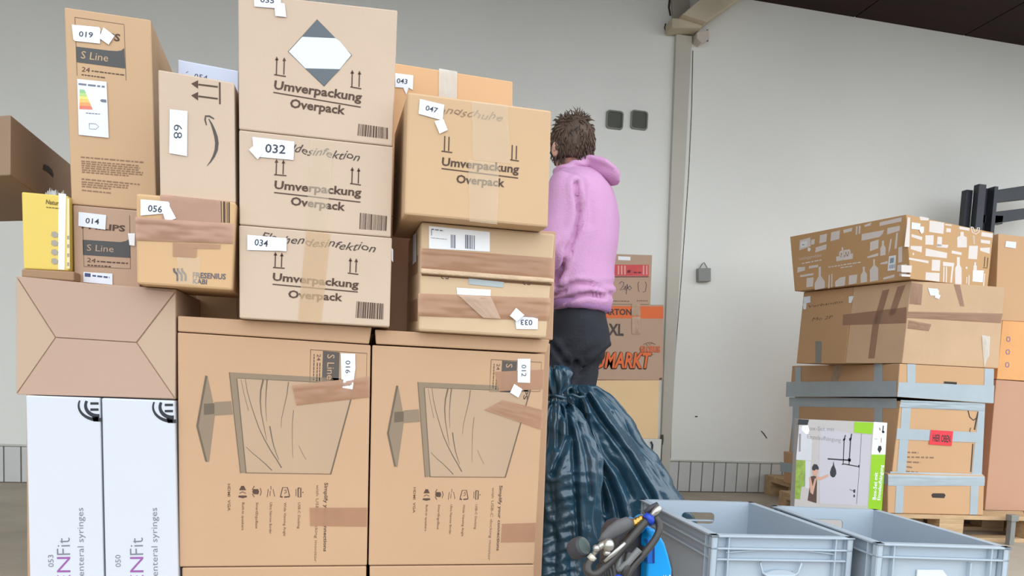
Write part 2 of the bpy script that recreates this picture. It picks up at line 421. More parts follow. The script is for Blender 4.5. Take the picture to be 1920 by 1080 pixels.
# ---------------------------------------------------------------- cartons of the near wall of boxes
def zfloor_px(px, Y):
    """photograph height of the floor below a point of the plane"""
    lo, hi = 700.0, 3000.0
    for _ in range(40):
        m_ = (lo + hi) / 2
        if on_y(px, m_, Y).z > 0: lo = m_
        else: hi = m_
    return hi
YM = 1.80
SRC = [(332.5, 623), (695, 647), (688, 1061), (336, 1061)]
DST = [(698, 647), (1022, 664.5), (1002, 1057.5), (691, 1059.5)]
m_scr = mat('printed_screen', (188, 160, 132), 0.7, 0.03); m_bez = mat('printed_bezel', (146, 128, 106), 0.7, 0.04); m_bez2 = mat('printed_bezel_edge', (110, 96, 80), 0.7, 0.04)
m_dark = mat('charcoal_print', (84, 84, 84), 0.65, 0.04)
m_dark2 = mat('brown_charcoal_print', (92, 84, 78), 0.65, 0.04)
def monitor_carton(quad, lid, Mf, label, num, zl):
    c = carton('monitor_carton', label, 'cardboard box', quad, YM, 0.5, M_C2, z0=0.3185, group='monitor cartons with the printed screen')
    f = c['face']; root = c['root']
    lq = [f.at(*p) for p in lid]; lq[0].z = lq[1].z = zl; d = Vector((0, 0.5, 0))
    mb = MB(); mb.hexa([lq[3], lq[2], lq[1], lq[0]], [v + d for v in (lq[3], lq[2], lq[1], lq[0])])
    mb.build('lid', M_C2, root, bevel=0.003)
    D = lambda off=INK_O: Decal(f, off, Mf)
    D(0.0003).poly([(444, 709), (668, 721), (619, 887), (460, 885)]).build('screen_print', m_scr, root)
    b = D(); b.poly([(430, 698), (668, 711), (665, 721), (444, 709)]); b.poly([(430, 698), (444, 709), (462, 886), (451, 887)])
    b.poly([(385, 704), (389, 705), (400.5, 758), (402.5, 780), (392, 866), (385, 865), (368, 799)])
    b.poly([(402, 754), (433.5, 752), (436.5, 777), (402, 779)]); b.build('bezel_print', m_bez, root)
    e = D(0.0007); e.line([(668, 713), (657.5, 750), (620, 889)], 2.4); e.line([(460, 886.5), (620, 889)], 1.2); e.line([(444, 709), (461.5, 886)], 1.6)
    e.line([(446, 709), (664, 720)], 0.8); e.poly([(385, 704), (389, 705), (372, 799), (389, 866), (385, 865), (368, 799)]); e.poly([(382.5, 757), (402, 756), (402, 776), (382.5, 778)])
    e.line([(430, 698), (451, 887)], 1.4)
    for c_, w0, w1 in (([(460, 710.5), (464, 735), (471, 760), (479, 784), (486.7, 805), (497, 826), (509, 847), (519, 862), (528, 877)], 0.8, 2.0),
                   ([(493.6, 712), (489, 732), (488, 752), (490, 775), (495, 800), (500, 825)], 3.0, 0.6), ([(501, 712), (499, 735), (498, 760), (500, 790)], 2.2, 0.5),
                   ([(541, 716), (538, 740), (533, 762), (528, 785), (527, 802)], 1.4, 0.5), ([(506, 799), (509, 817), (513, 835), (518, 850), (523, 862)], 2.2, 0.8),
                   ([(550.5, 769), (548, 795), (548, 830), (549, 858)], 1.0, 0.5), ([(461.7, 838), (474, 850), (486.7, 860), (500, 872), (510, 882)], 0.8, 1.6),
                   ([(560, 835), (567, 850), (574, 862)], 0.6, 0.6), ([(452, 712), (458, 740), (466, 770)], 0.5, 0.7)):
        e.line(c_, w0, w1)
    e.build('screen_pattern_print', m_bez2, root)
    k = D(); k.rect_line([(582.5, 655.5), (688, 662.5), (687, 720), (581, 719)], 0.9)
    k.text('PHILIPS', (654.5, 668), (652.5, 736), 9, 0.02)
    k.text('24', (594.5, 664), (594, 676), 7)
    for x_, y_ in ((589, 712), (595, 716), (600, 716)): k.greek((x_, 680 if x_ > 590 else 664), (x_ - 1, y_), 1.6, int(x_))
    k.text('Simplify your connections', (608.5, 905), (606.5, 1034), 6.5, 0.015)
    k.build('printed_text', M_INK, root)
    p = D(); p.text('with USB-C docking monitor', (593, 909), (589, 1053), 5.5)
    p.text('HDMI  VGA', (427, 907), (427, 958), 5, 0.02)
    for s_, x_, y_ in (('Built-in speakers', 453, 994), ('SmartErgoBase', 479, 991), ('Ultra Narrow Border', 505, 1001), ('Wide Viewing Angle', 531.5, 1005), ('USB-C Docking', 558, 991)):
        p.text(s_, (x_ + 1, 942), (x_, y_), 4.6, 0.01)
    # little symbols
    p.build('small_print', mat('medium_print_ink', (126, 94, 70), 0.7), root)
    ic = D(); ic.poly([(452.5, 911), (457.5, 911), (461.5, 919), (448.5, 919)]); ic.poly([(448, 929), (462, 929), (463.5, 932), (455, 934), (446.5, 932)]); ic.line([(449, 925), (455, 922), (461, 925)], 1.2)
    ic.poly([(475, 917), (484, 917), (486, 922), (484, 927), (475, 926), (473, 922)]); ic.line([(477, 911), (473, 918)], 1.3); ic.line([(477, 932), (473, 926)], 1.3); ic.line([(488, 915), (490, 922), (488, 929)], 1.2)
    for a_ in (([(508, 911), (508, 918)]), ([(503, 917), (501, 932)]), ([(512, 917), (515, 931)]), ([(507, 920), (506, 930)])): ic.line(a_, 1.0)
    ic.line([(526, 930), (530, 914), (539, 914), (543, 930)], 1.6); ic.line([(525, 931), (530, 932)], 2.6); ic.line([(533, 932), (543, 931)], 2.4); ic.line([(533, 920), (536, 918), (537, 923), (533, 925)], 1.2)
    ic.rect_line([(559, 915), (564, 915), (564, 932), (559, 932)], 2.0); ic.line([(555, 917), (555, 930)], 1.0); ic.line([(567, 923), (569, 923)], 2)
    ic.build('printed_symbols', M_INK, root)
    s = D(); s.poly([(605.6, 658), (636.7, 660.6), (635, 722), (603.5, 720)]); s.build('dark_print_panel', m_dark2, root)
    D(0.0008).text('S Line', (614, 664.5), (613, 711), 13.5, 0.0).build('panel_lettering', M_C2, root)
    return c
A = monitor_carton(SRC, [(333, 590), (697, 612.5), (692, 645), (333, 621.5)], ident,
    'large monitor carton with sideways screen print, label 016, right of the white boxes', '016', 0.8815)
number_label(A, [(639, 662.5), (666, 663.5), (666.5, 690), (661, 730), (642, 727), (644, 712), (640, 711)], '016', (648, 676), (648, 700), 9, bold=0.0)
tape(A, [[(548, 722), (693.5, 706), (693.5, 745), (556, 760.5)]], ridges=0.55, label='wrinkled brown tape by the label')
tape(A, [[(580.5, 951.7), (689, 951.7), (688, 987.5), (581.5, 986)]])
B = monitor_carton(DST, [(703, 618), (1031, 634), (1025, 662), (705, 645)], bilinear(SRC, DST),
    'large monitor carton with sideways screen print, label 012, beside the rubbish bags', '012', 0.8765)
number_label(B, [(970.3, 672.6), (994.4, 672.6), (993.6, 718), (970.3, 717)], '012', (977.5, 684), (977.5, 706), 9, bold=0.0)
white_tag(B, [(963.8, 719.7), (979, 729.6), (971.6, 745.6), (956, 736)])
tape(B, [[(927.5, 697), (1021, 692.8), (1019, 729.6), (935, 733.5)]])
tape(B, [[(908, 768.5), (941.8, 750), (1018, 768.5), (1016, 806)]], off=TAPE2_O, ridges=0.2)
tape(B, [[(940.8, 982), (1005, 980), (1003, 1016), (938.8, 1017)]])
# the row of cartons below
def lower(tl, tr, label):
    bl, br = zfloor_px(tl[0], YM), zfloor_px(tr[0], YM)
    return carton('lower_carton', label, 'cardboard box', [tl, tr, (tr[0] - 6, br), (tl[0] + 2, bl)], YM, 0.5, M_C2, z0=0.0, z1=0.3165, group='bottom row of tan cartons')
lower((341, 1063.5), (687, 1063), 'left tan carton of the floor row, its top edge showing next to the white boxes')
lower((693, 1062), (1002, 1060), 'right tan carton of the floor row, its top edge showing beside the rubbish bag')

# white boxes lower left
m_white = mat('white_coated_board', (212, 217, 225), 0.5, 0.012, 2)
m_mag = mat('magenta_print', (150, 92, 160), 0.6); m_gp = mat('grey_lettering', (120, 124, 138), 0.6)
m_blk = mat('black_print', (44, 48, 54), 0.55)
def white_box(tl, tr, dx, xr2, label, num, nx, m):
    bl, br = zfloor_px(tl[0], YM - 0.01), zfloor_px(tr[0], YM - 0.01)
    s = 0.0215
    c = carton('syringe_box', label, 'box', [tl, tr, (tr[0] + s * (br - tr[1]), br), (tl[0] + s * (bl - tl[1]), bl)], YM - 0.01, 0.45, m, z0=0.0, z1=0.695, group='white syringe boxes')
    f = c['face']; k = Decal(f, INK_O)
    cx, cy = 324 + dx, 763 + dx * 0.02
    def arc(r0, r1, a0, a1, w0):
        pts = [(cx + 0.0 + r0 * math.cos(math.radians(a)), cy + r1 * math.sin(math.radians(a))) for a in range(a0, a1 + 1, 10)]
        k.line(pts, [w0[0] + (w0[1] - w0[0]) * i / (len(pts) - 1) for i in range(len(pts))])
    arc(37, 27, 80, 200, (7, 3)); arc(24, 20, 85, 211, (8, 5))
    k.poly([(cx - 12, cy + 21), (cx, cy + 21), (cx, cy + 30), (cx - 9, cy + 30)])
    for y_ in (-3, 8.5): k.poly([(cx - 15, cy + y_ - 3), (cx + 0.5, cy + y_ - 3), (cx + 0.5, cy + y_ + 1.5), (cx - 15, cy + y_ + 1.5)])
    k.build('printed_emblem', m_blk, c['root'])
    x_ = 269 + nx
    Decal(f, INK_O).text('EN', (x_ + 0.6, 1096), (x_, 1044), 26, -0.005).build('printed_text', m_mag, c['root'])
    g = Decal(f, INK_O).text('Fit', (x_, 1040), (x_ - 1, 1008), 26, -0.01); g.text('enteral syringes', (296 + nx * 1.01, 1080), (294.5 + nx * 1.01, 952), 12, -0.004)
    g.text(num, (226.7 + nx * 0.92, 1063), (226 + nx * 0.92, 1040), 10)
    g.build('printed_text', m_gp, c['root'])
    return c
white_box((48, 741.5), (187, 746), -139.5, 0, 'tall white syringe box cut off by the left edge of the view', '053', -137, m_white)
white_box((190.5, 748), (327, 750), 0, 0, 'tall white syringe box between its white twin and the monitor cartons', '050', 0, m_white)

# carton with folded flaps on top of the white boxes
c = carton('flap_carton', 'plain tan carton with its folded flaps facing out, on top of the white boxes', 'cardboard box',
           [(31, 517), (330, 547), (329, 748), (31, 740)], YM, 0.5, M_C4, z0=0.697, z1=0.9395)
f = c['face']; a_, b_, C0, C1, C2, C3 = (105, 633), (257, 642.5), (31, 517), (330, 547), (329, 748), (31, 740)
def flap(pts, e0, e1, m):
    mb = MB(); n_ = len(pts); cx = sum(p[0] for p in pts) / n_; cy = sum(p[1] for p in pts) / n_
    sh = [(cx + (p[0] - cx) * 0.988, cy + (p[1] - cy) * 0.985) for p in pts]
    mb.loft([[f.at(*p, 0.0) for p in sh], [f.at(*p, e0) for p in sh]]); mb.build('flap', m, c['root'], bevel=0.0008, seg=1)
m_fl = mat('flap_cardboard', (194, 168, 144), 0.75, 0.02, 3); m_fl2 = mat('flap_cardboard_rosy', (190, 160, 141), 0.75, 0.02, 3)
flap([C0, C1, b_, a_], 0.004, 0, m_fl2); flap([a_, b_, C2, C3], 0.004, 0, m_fl2)
flap([b_, C1, C2], 0.0025, 0, m_fl); flap([C0, a_, C3], 0.0025, 0, m_fl)

# upright carton stack, far left
def line_block(D_, x0, y0, x1, y1, n, h, dy, seeds=1, lens=None):
    for i in range(n):
        L = (lens[i] if lens else 1.0)
        D_.greek((x0 + i * 0.25, y0 + i * dy), (x0 + (x1 - x0) * L + i * 0.2, y0 + i * dy + (y1 - y0) * L), h, seeds + i)
c14 = carton('small_monitor_carton', 'tan carton with label 014, standing on the flap carton under the tall carton 019', 'cardboard box',
             [(136.5, 386), (262, 395), (262, 540.5), (139, 526.5)], 1.97, 0.28, M_C4, z0=0.9405, z1=1.132)
f = c14['face']; k = Decal(f, INK_O)
k.text('PHILIPS', (153, 428), (234.5, 434), 11, 0.03)
k.line([(155.5, 429), (157.5, 499.5), (244.7, 504), (243, 404)], 0.9)
k.text('24', (163, 491), (179, 493), 8)
line_block(k, 182, 490, 240, 494, 1, 2.4, 5); line_block(k, 164, 497, 208, 500, 1, 2.2, 5, 4)
k.build('printed_text', M_INK, c14['root'])
Decal(f, INK_O).poly([(155, 449.5), (226, 454), (236, 452), (243.5, 447.5), (244.7, 483.6), (155.8, 478)]).build('dark_print_panel', m_dark, c14['root'])
Decal(f, 0.0008).text('S Line', (162.8, 470), (213, 472.8), 12).build('panel_lettering', M_C4, c14['root'])
number_label(c14, [(148, 397.5), (199.7, 403.6), (198, 431), (147.5, 424)], '014', (160.5, 418.5), (186, 421), 10)
white_tag(c14, [(240.5, 437.8), (253.6, 437.8), (253, 461.4), (243.3, 460)])
o = Decal(f, LAB_O).poly([(157, 510), (211.4, 513.3), (211.4, 534.2), (157, 529)]).build('energy_label', mat('white_label_paper', (0, 0, 0)), c14['root'])
k = Decal(f, LTX_O); k.poly([(159.5, 512), (170.5, 513), (170.5, 519.7), (159.5, 518.7)]); k.greek((174, 517), (206, 520.5), 3, 3); k.build('printed_band', mat('navy_print', (70, 84, 130), 0.6), o)

c19 = carton('tall_monitor_carton', 'tall narrow carton with an energy label and label 019, at the far left', 'cardboard box',
             [(120, 13), (283, 37), (294, 392.5), (134, 384.5)], 1.97, 0.33, M_C3, vp=(556, 689), z0=1.133)
f = c19['face']; k = Decal(f, INK_O)
k.text('PHILIPS', (150, 68), (224.5, 77.5), 13, 0.03)
k.line([(140.5, 32), (144.7, 141.7)], 0.8); k.line([(141, 32.5), (232.8, 46), (236.4, 151)], 0.8)
k.text('24', (153, 134), (168, 136), 9)
line_block(k, 172, 133, 234, 141, 1, 2.0, 5); line_block(k, 153, 140, 198, 146, 1, 2.0, 5, 4)
k.build('printed_text', M_INK, c19['root'])
p = Decal(f, INK_O)
line_block(p, 151.7, 294.5, 269, 304.5, 1, 2.6, 5, 9)
line_block(p, 152.5, 302, 262, 311, 6, 2.4, 4.1, 11, (0.99, 1, 0.99, 1.05, 1.05, 0.8))
line_block(p, 153, 335.5, 262, 346, 1, 2.6, 4, 21); line_block(p, 153, 341, 241, 348.5, 3, 2.4, 4.2, 23, (1, 0.98, 0.62)); line_block(p, 153.5, 356.5, 208, 362, 1, 2.4, 4, 27)
p.build('small_print', M_PALEINK, c19['root'])
Decal(f, INK_O).poly([(143.3, 87.5), (205, 95), (220, 96), (228, 94.5), (232.8, 90), (235, 128.6), (144, 116.7)]).build('dark_print_panel', m_dark, c19['root'])
Decal(f, 0.0008).text('S Line', (151.7, 109.5), (202.5, 115.8), 14).build('panel_lettering', M_C3, c19['root'])
number_label(c19, [(135, 46.7), (186, 51.5), (189, 55), (188, 82.5), (141, 77.5), (138, 74)], '019', (148.3, 69), (174.4, 71.3), 10)
white_tag(c19, [(194.7, 52.2), (215.6, 68), (204.4, 84.7), (186.4, 72.2)])
o = Decal(f, LAB_O).poly([(145.3, 148.6), (200.3, 154), (204.4, 259), (148.3, 253.3)]).build('energy_label', mat('white_label_paper', (0, 0, 0)), c19['root'])
for i, col in enumerate(((150, 205, 150), (190, 220, 140), (236, 226, 130), (244, 205, 120), (242, 170, 110), (236, 132, 112))):
    y0, y1 = 168 + i * 6.2, 174 + i * 6.2
    w0 = 9 + i * 2.6
    Decal(f, LTX_O).poly([(150 - i * 0.1, y0), (150 + w0, y0 + 1), (150 + w0 + 2.5, y1 + 1), (150 - i * 0.1, y1)]).build('colour_bar', mat('energy_colour_%d' % i, col, 0.6, 0.01), o)
k = Decal(f, LTX_O); k.greek((148, 158), (197, 163.5), 3.4, 2); k.poly([(188, 189), (191, 186.5), (200, 187.5), (200, 193), (191, 192)]); k.greek((162, 212.5), (188, 214.5), 1.6, 3)
k.rect_line([(168, 232), (180, 233), (186, 238), (180, 243), (168, 242)], 0.9); k.build('printed_band', m_gp, o)
k = Decal(Face(c19['q'][1], Vector((c19['d'].y, -c19['d'].x, 0))), INK_O)
k.poly([(291, 72), (297, 80), (297, 112), (291, 98)]); k.poly([(299, 84), (303, 92), (303, 118), (299, 114)])
k.build('side_print', mat('pale_side_print', (190, 188, 186), 0.6), c19['root'])

# sideways carton with the curved arrow
cam_ = carton('arrow_carton', 'pale carton lying on its side, with sideways arrows, a curved arrow and label 68', 'cardboard box',
            [(296, 130), (439, 155), (441.5, 377), (300, 366)], 1.77, 0.16, M_C1, vp=(676, 695), z0=1.1295)
f = cam_['face']; k = Decal(f, INK_O)
for y_, dy in ((157.5, 5.5), (179.5, 5.8)):
    k.poly([(358.5, y_ - 0.5), (371.5, y_ - 7), (371.5, y_ + 9)]); k.line([(372, y_ + 1), (408.5, y_ + dy)], 3)
k.line([(412, 154.5), (412.4, 195.5)], 3)
k.build('printed_arrows', M_INK, cam_['root'])
k = Decal(f, INK_O); k.line([(391.5, 223), (397, 233), (401.5, 245), (405, 256), (406.7, 268), (405.5, 281), (401, 293), (395, 303), (388, 311.5)], [1.5, 3.5, 5.2, 6.2, 6.6, 6.2, 4.6, 2.8, 0.6])
k.line([(387.3, 235), (384.6, 225), (385.4, 217.8), (393, 218), (401.5, 223)], [2, 3.2, 3.6, 3.2, 2.2]); k.build('curved_arrow_print', mat('grey_brown_ink', (88, 82, 76), 0.7), cam_['root'])
number_label(cam_, [(318.7, 205.4), (352, 209), (351, 293.3), (317.8, 287.8)], '68', (326.5, 234), (326, 260), 16, bold=-0.005)
c54 = carton('pale_blue_box', 'pale blue white box with label 054 peeking out behind the sideways arrow carton', 'box',
             [(333, 111), (447, 132.5), (447, 372), (333, 360)], 2.06, 0.2, mat('pale_blue_board', (214, 222, 242), 0.55, 0.02), z0=1.18)
k = Decal(c54['face'], INK_O).text('054', (363.5, 147.5), (388, 151.5), 10); k.greek((349, 136.5), (353, 134), 1.2); k.build('printed_number', mat('label_ink', (0, 0, 0)), c54['root'])

# taped carton 056
c56 = carton('taped_carton', 'orange tan carton with brown crumpled tape, three wavy lines and label 056', 'cardboard box',
             [(254.4, 361.4), (442, 379.4), (434, 547.5), (256, 532.5)], 1.755, 0.20, mat('orange_tan_cardboard', (212, 174, 130), 0.75, 0.03, 3), bevel=0.005, z0=0.9405, z1=1.1285)
f = c56['face']
Decal(f, INK_O).bars([(318, 366), (431, 379), (431, 418), (322, 412)], 4, 36).build('barcode_print', M_INK, c56['root'])
m_ptape = mat('pinkish_brown_tape', (192, 150, 128), 0.3, 0.06, 9, alpha=0.82)
tape(c56, [[(300, 364.5), (414, 376), (415, 420), (304, 412)]], m_ptape, ridges=0.15, label='upper strip of pinkish brown tape')
tape(c56, [[(254.8, 407), (440, 420), (438, 457), (255.4, 451)]], m_ptape, off=TAPE2_O, ridges=1.3, label='badly crumpled strip of pinkish brown tape')
tape(c56, [[(324, 455), (414, 458.5), (413, 467), (324, 466)], [(324, 466), (370, 466), (368, 484), (324, 481)]], off=TAPE_O)
tape(c56, [[(332, 480), (376, 484), (372, 535), (334, 531)]], M_CTAPE)
k = Decal(f, INK_O)
for x_ in (326, 333.5, 341): k.line([(x_, 503), (x_ + 1, 509), (x_ + 6.5, 514), (x_ + 7.5, 520), (x_ + 7, 527)], 4.2)
k.text('FRESENIUS', (361.4, 520.5), (423.3, 523.8), 10, 0.03); k.text('KABI', (361.4, 531.5), (388, 533), 9, 0.03)
k.build('printed_text', mat('slate_ink', (100, 96, 104), 0.65), c56['root'])
number_label(c56, [(264, 374), (316, 378.5), (318.5, 382), (318, 400), (264, 404.5)], '056', (277.5, 396.5), (304, 399), 12)
white_tag(c56, [(318.3, 386.4), (330.8, 410), (311.4, 416.5), (305.8, 399)])

# the column of three overpack cartons
def overpack_print(c, cap, t1, t2, ul, o1, o2, bold=0.028):
    k = Decal(c['face'], INK_O); k.text('Umverpackung', t1, t2, cap, bold); k.line(ul, 2.2); k.text('Overpack', o1, o2, cap, bold)
    return k
UG = 'overpack cartons'
c35 = carton('overpack_carton', 'pale overpack carton with a blank diamond hazard mark, topmost of the column of three', 'cardboard box',
             [(446, -14), (745.5, 19), (736, 274.5), (448, 237)], 1.77, 0.30, M_C1, z0=1.2855, group=UG)
f = c35['face']
k = overpack_print(c35, 16, (513, 166.5), (677.5, 190), [(512.5, 173.2), (676.3, 201)], (543, 201), (646.5, 214.5))
k.arrows((518.5, 532.5), 106, 140, [(514, 140), (536, 143.5)]); k.arrows((660, 673.5), 131, 163, [(657, 163), (677.6, 166.5)])
k.bars([(672, 232), (727.6, 239.8), (727.6, 261), (670, 254)], 2)
k.build('printed_text', M_INK, c35['root'])
Decal(f, 0.0003).poly([(594.6, 36), (660.5, 103.7), (607.6, 162.5), (539.5, 97)]).build('diamond_outline', mat('diamond_line', (120, 112, 104), 0.7), c35['root'])
Decal(f, 0.0007).poly([(594.6, 39), (628, 71.3), (637.5, 78), (658.5, 103.7), (637, 129.6), (607.6, 160), (572.6, 128.3), (541.5, 97), (567.4, 68.7)]).build('diamond_field', mat('white_print', (228, 238, 246), 0.6, 0.01), c35['root'])
k = Decal(f, 0.0010); k.poly([(594.6, 38), (629, 71.8), (566.5, 69)]); k.poly([(572, 128.3), (638, 130), (607.6, 161)]); k.build('diamond_bands', mat('diamond_grey', (100, 108, 114), 0.65), c35['root'])
number_label(c35, [(476, -11), (527, -8), (527, 17), (477, 13)], '035', (488, 5), (514, 7), 10)
white_tag(c35, [(514, 4), (534, 8), (537, 33), (516.5, 31)])
c32 = carton('overpack_carton', 'pale overpack carton with label 032, middle one of the column of three', 'cardboard box',
             [(448, 241), (737.5, 279), (732.7, 447), (448.8, 417)], 1.77, 0.30, M_C1, z0=1.0845, z1=1.2845, group=UG)
f = c32['face']
k = overpack_print(c32, 15, (514, 353.5), (677, 368), [(514, 361), (675.8, 379)], (544.5, 384), (646.7, 395))
k.arrows((518, 531), 298, 327, [(514, 327.5), (537, 329.5)]); k.arrows((660, 672), 313, 344, [(656.5, 344), (676.7, 347)])
k.bars([(675, 399), (727.3, 405.4), (726, 433), (673.8, 429.6)], 5); k.build('printed_text', M_INK, c32['root'])
Decal(f, INK_O).text('Handdesinfektion', (497, 279), (674, 302), 15, 0.004, shear=0.35, wob=0.12).build('handwriting', M_PEN, c32['root'])
tape(c32, [[(583, 259), (627, 265), (610, 434), (574, 430)]], M_CTAPE, label='clear tape strip down the middle')
number_label(c32, [(473.3, 257), (552, 266), (550.5, 300.5), (477, 294)], '032', (497, 286), (535, 288.8), 16)
white_tag(c32, [(467, 281.5), (480, 270), (493.5, 287), (483.5, 299.5)])
c34 = carton('overpack_carton', 'pale overpack carton with label 034, bottom one of the column of three', 'cardboard box',
             [(448, 419.5), (735, 449.5), (730.5, 613), (448.8, 596.5)], 1.77, 0.30, M_C1, z0=0.8825, z1=1.0835, group=UG)
f = c34['face']
k = overpack_print(c34, 14, (511, 525.5), (672, 540), [(511, 533), (671, 547.5)], (540, 558), (642, 564.5))
k.arrows((516, 528), 472, 501, [(512, 501.5), (533.7, 503)]); k.arrows((656.5, 667.5), 483, 511, [(652, 512), (672, 514.5)])
k.bars([(669, 565), (720, 569.4), (719, 599), (666.6, 595.8)], 8); k.build('printed_text', M_INK, c34['root'])
Decal(f, INK_O).text('Flachendesinfektion', (488, 451), (704, 473), 15, 0.004, shear=0.35, wob=0.12).build('handwriting', M_PEN, c34['root'])
tape(c34, [[(574.5, 432.5), (619.6, 437.5), (602.5, 605), (558, 602.5)]], mat('tan_paper_tape', (228, 194, 150), 0.5, 0.03, alpha=0.45), label='light tan tape strip down the middle')
number_label(c34, [(464, 440.5), (517, 445), (536, 471), (464, 469)], '034', (477, 460), (502, 463), 12)
white_tag(c34, [(516, 445.5), (538, 447), (537, 471.5), (515, 470)])
Decal(Face(c34['q'][1], (1, 0, 0)), LAB_O).poly([(736, 465), (739, 468), (739, 492), (736, 488)]).build('side_label', mat('white_label_paper', (0, 0, 0)), c34['root'])

# 033, 047 and the cartons behind them
c33 = carton('battered_carton', 'battered tan carton bound with two bands of brown tape, label 033 upside down', 'cardboard box',
             [(790, 412), (1041.6, 437.5), (1024.5, 636.5), (785, 621)], 1.77, 0.26, mat('worn_tan_cardboard', (212, 184, 149), 0.75, 0.05, 5), vp=(600, 694), bevel=0.006, z0=0.8775, z1=1.1255)
f = c33['face']
mb = MB(); q = [(788, 503.5), (1037, 523.5), (1037, 531), (788, 513)]
mb.hexa([f.at(*p) for p in q], [f.at(*p, 0.010) for p in q]); mb.build('flap_edge', mat('torn_cardboard_edge', (218, 190, 158), 0.8, 0.08, 20, 0.4, 80), c33['root'], bevel=0.003)
Decal(f, 0.0004).poly([(790, 514), (1035, 532), (1034, 536), (946, 530), (878, 523), (791, 517)]).build('open_gap', mat('dark_gap', (122, 90, 64), 0.9), c33['root'])
o = Decal(f, 0.0009).poly([(804.3, 424), (918.4, 435), (918.4, 472), (804.3, 466)]).build('shipping_label', mat('white_tag_paper', (0, 0, 0)), c33['root'])
k = Decal(f, 0.0013); k.greek((809, 430), (832, 433), 2.2, 3); k.bars([(845, 440), (855, 441), (855, 466), (845, 465)], 3, 6); k.bars([(872, 440), (890, 442), (890, 468), (872, 466)], 7, 9); k.line([(809, 430), (809, 442)], 1.2)
k.greek((808, 446), (838, 449), 1, 8); k.build('printed_band', m_gp, o)
tape(c33, [[(788.5, 465.5), (1039.5, 484), (1036.5, 521), (789.5, 503)]], ridges=1.0, label='upper band of brown tape')
Decal(f, 0.0010).poly([(878.7, 522), (945, 529), (943, 539.5), (878.7, 533)]).build('grey_label', mat('grey_label', (176, 186, 188), 0.6), c33['root'])
Decal(f, 0.0012).poly([(856, 539.5), (920, 543.4), (919.7, 556), (857, 552)]).build('torn_label', mat('white_tag_paper', (0, 0, 0)), c33['root'])
k = Decal(f, INK_O)
for x_, y_ in ((834, 519), (987, 530)):
    k.line([(x_ - 6, y_ - 2), (x_ - 6, y_ + 2), (x_ - 2, y_ + 4)], 1.6); k.line([(x_ + 1, y_ + 3), (x_ + 6, y_ + 4), (x_ + 7, y_)], 1.8)
k.build('printed_text', M_INK, c33['root'])
tape(c33, [[(784.5, 550), (1032, 559), (1029.5, 602), (783.5, 592.7)]], ridges=1.0, seed=12, label='lower band of brown tape')
tape(c33, [[(858, 553), (920, 557), (938, 598), (905, 596)]], mat('pale_torn_tape', (214, 184, 160), 0.4, alpha=0.7), off=0.006, ridges=0.4)
number_label(c33, [(964.6, 590), (1008.4, 590.6), (1008, 617.5), (967.7, 617)], '033', (998, 600), (976, 599.5), 10)
white_tag(c33, [(966.4, 577.6), (982, 591.4), (967.7, 603), (954.7, 592.6)], off=0.0085)
lf = c33['left']
tape(c33, [[(766, 492), (784, 478), (783, 512), (766, 520)], [(766, 566), (783, 560), (783, 602), (766, 604)]], face=lf)
Decal(lf, LAB_O).poly([(776, 441), (782, 437), (782, 490), (775, 497)]).build('side_label', mat('white_label_paper', (0, 0, 0)), c33['root'])

c47 = carton('overpack_carton', 'golden tan overpack carton with label 047, perched on the battered carton beside the person', 'cardboard box',
             [(764.4, 171.7), (1034.7, 207), (1027.5, 432.5), (758.5, 402)], 1.715, 0.30, mat('golden_tan_cardboard', (210, 176, 137), 0.72, 0.03, 3), vp=(600, 694), group=UG, bevel=0.005, z0=1.1265)
f = c47['face']
k = overpack_print(c47, 15, (827.8, 310), (972.5, 324.5), [(827.8, 316), (971.4, 334)], (855, 342.5), (945.6, 350.5))
k.arrows((833.5, 841.5), 255, 283, [(827.8, 283.5), (847.8, 286)], head=False); k.arrows((960, 968), 272, 299, [(956, 299.5), (972.8, 302)], head=False)
k.build('printed_text', M_INK, c47['root'])
Decal(f, INK_O).text('Handschuhe', (803, 208), (942, 228), 14, 0.0, shear=0.35, wob=0.12).build('handwriting', mat('faint_pen_ink', (150, 122, 96), 0.6), c47['root'])
tape(c47, [[(884.7, 190), (951, 197.5), (957, 307), (887, 300)]], M_CTAPE, ridges=0.1, label='wide clear tape on the upper middle')
tape(c47, [[(878, 300), (936, 307), (932, 421), (880, 415)]], M_CTAPE, off=TAPE2_O, label='long clear tape on the lower middle')
number_label(c47, [(787, 186), (833, 197), (829.7, 226.4), (784.7, 214)], '047', (797, 207), (819.4, 212.5), 9.5)
white_tag(c47, [(814.4, 228), (831, 224), (839.4, 244.4), (824, 251.4)])
c43 = carton('back_carton', 'orange tan carton with clear tape and label 043, behind and above the carton labelled 047', 'cardboard box',
             [(690, 110), (961.7, 152.8), (957, 432), (690, 396)], 2.12, 0.30, mat('orange_cardboard', (224, 178, 132), 0.75, 0.03, 3), z0=1.2)
tape(c43, [[(823, 128.5), (857.5, 134.5), (856, 205), (822.8, 200)]], mat('whitish_clear_tape', (232, 226, 214), 0.2, 0.1, alpha=0.7), ridges=0.6, label='crumpled clear tape over the top edge')
number_label(c43, [(741, 137.5), (774.7, 141.7), (774, 169.4), (766, 165), (761.7, 178), (756, 165), (741, 164)], '043', (743.6, 156), (763.5, 158), 9)
carton('back_carton', 'plain shaded carton behind the battered carton, its right edge showing beside the person', 'cardboard box',
       [(690, 380), (1043.5, 414), (1036.5, 642), (690, 616)], 2.12, 0.30, mat('dull_tan_cardboard', (204, 166, 134), 0.75, 0.03, 3), z0=0.893, z1=1.199)
zf = zfloor_px(900, 2.31)
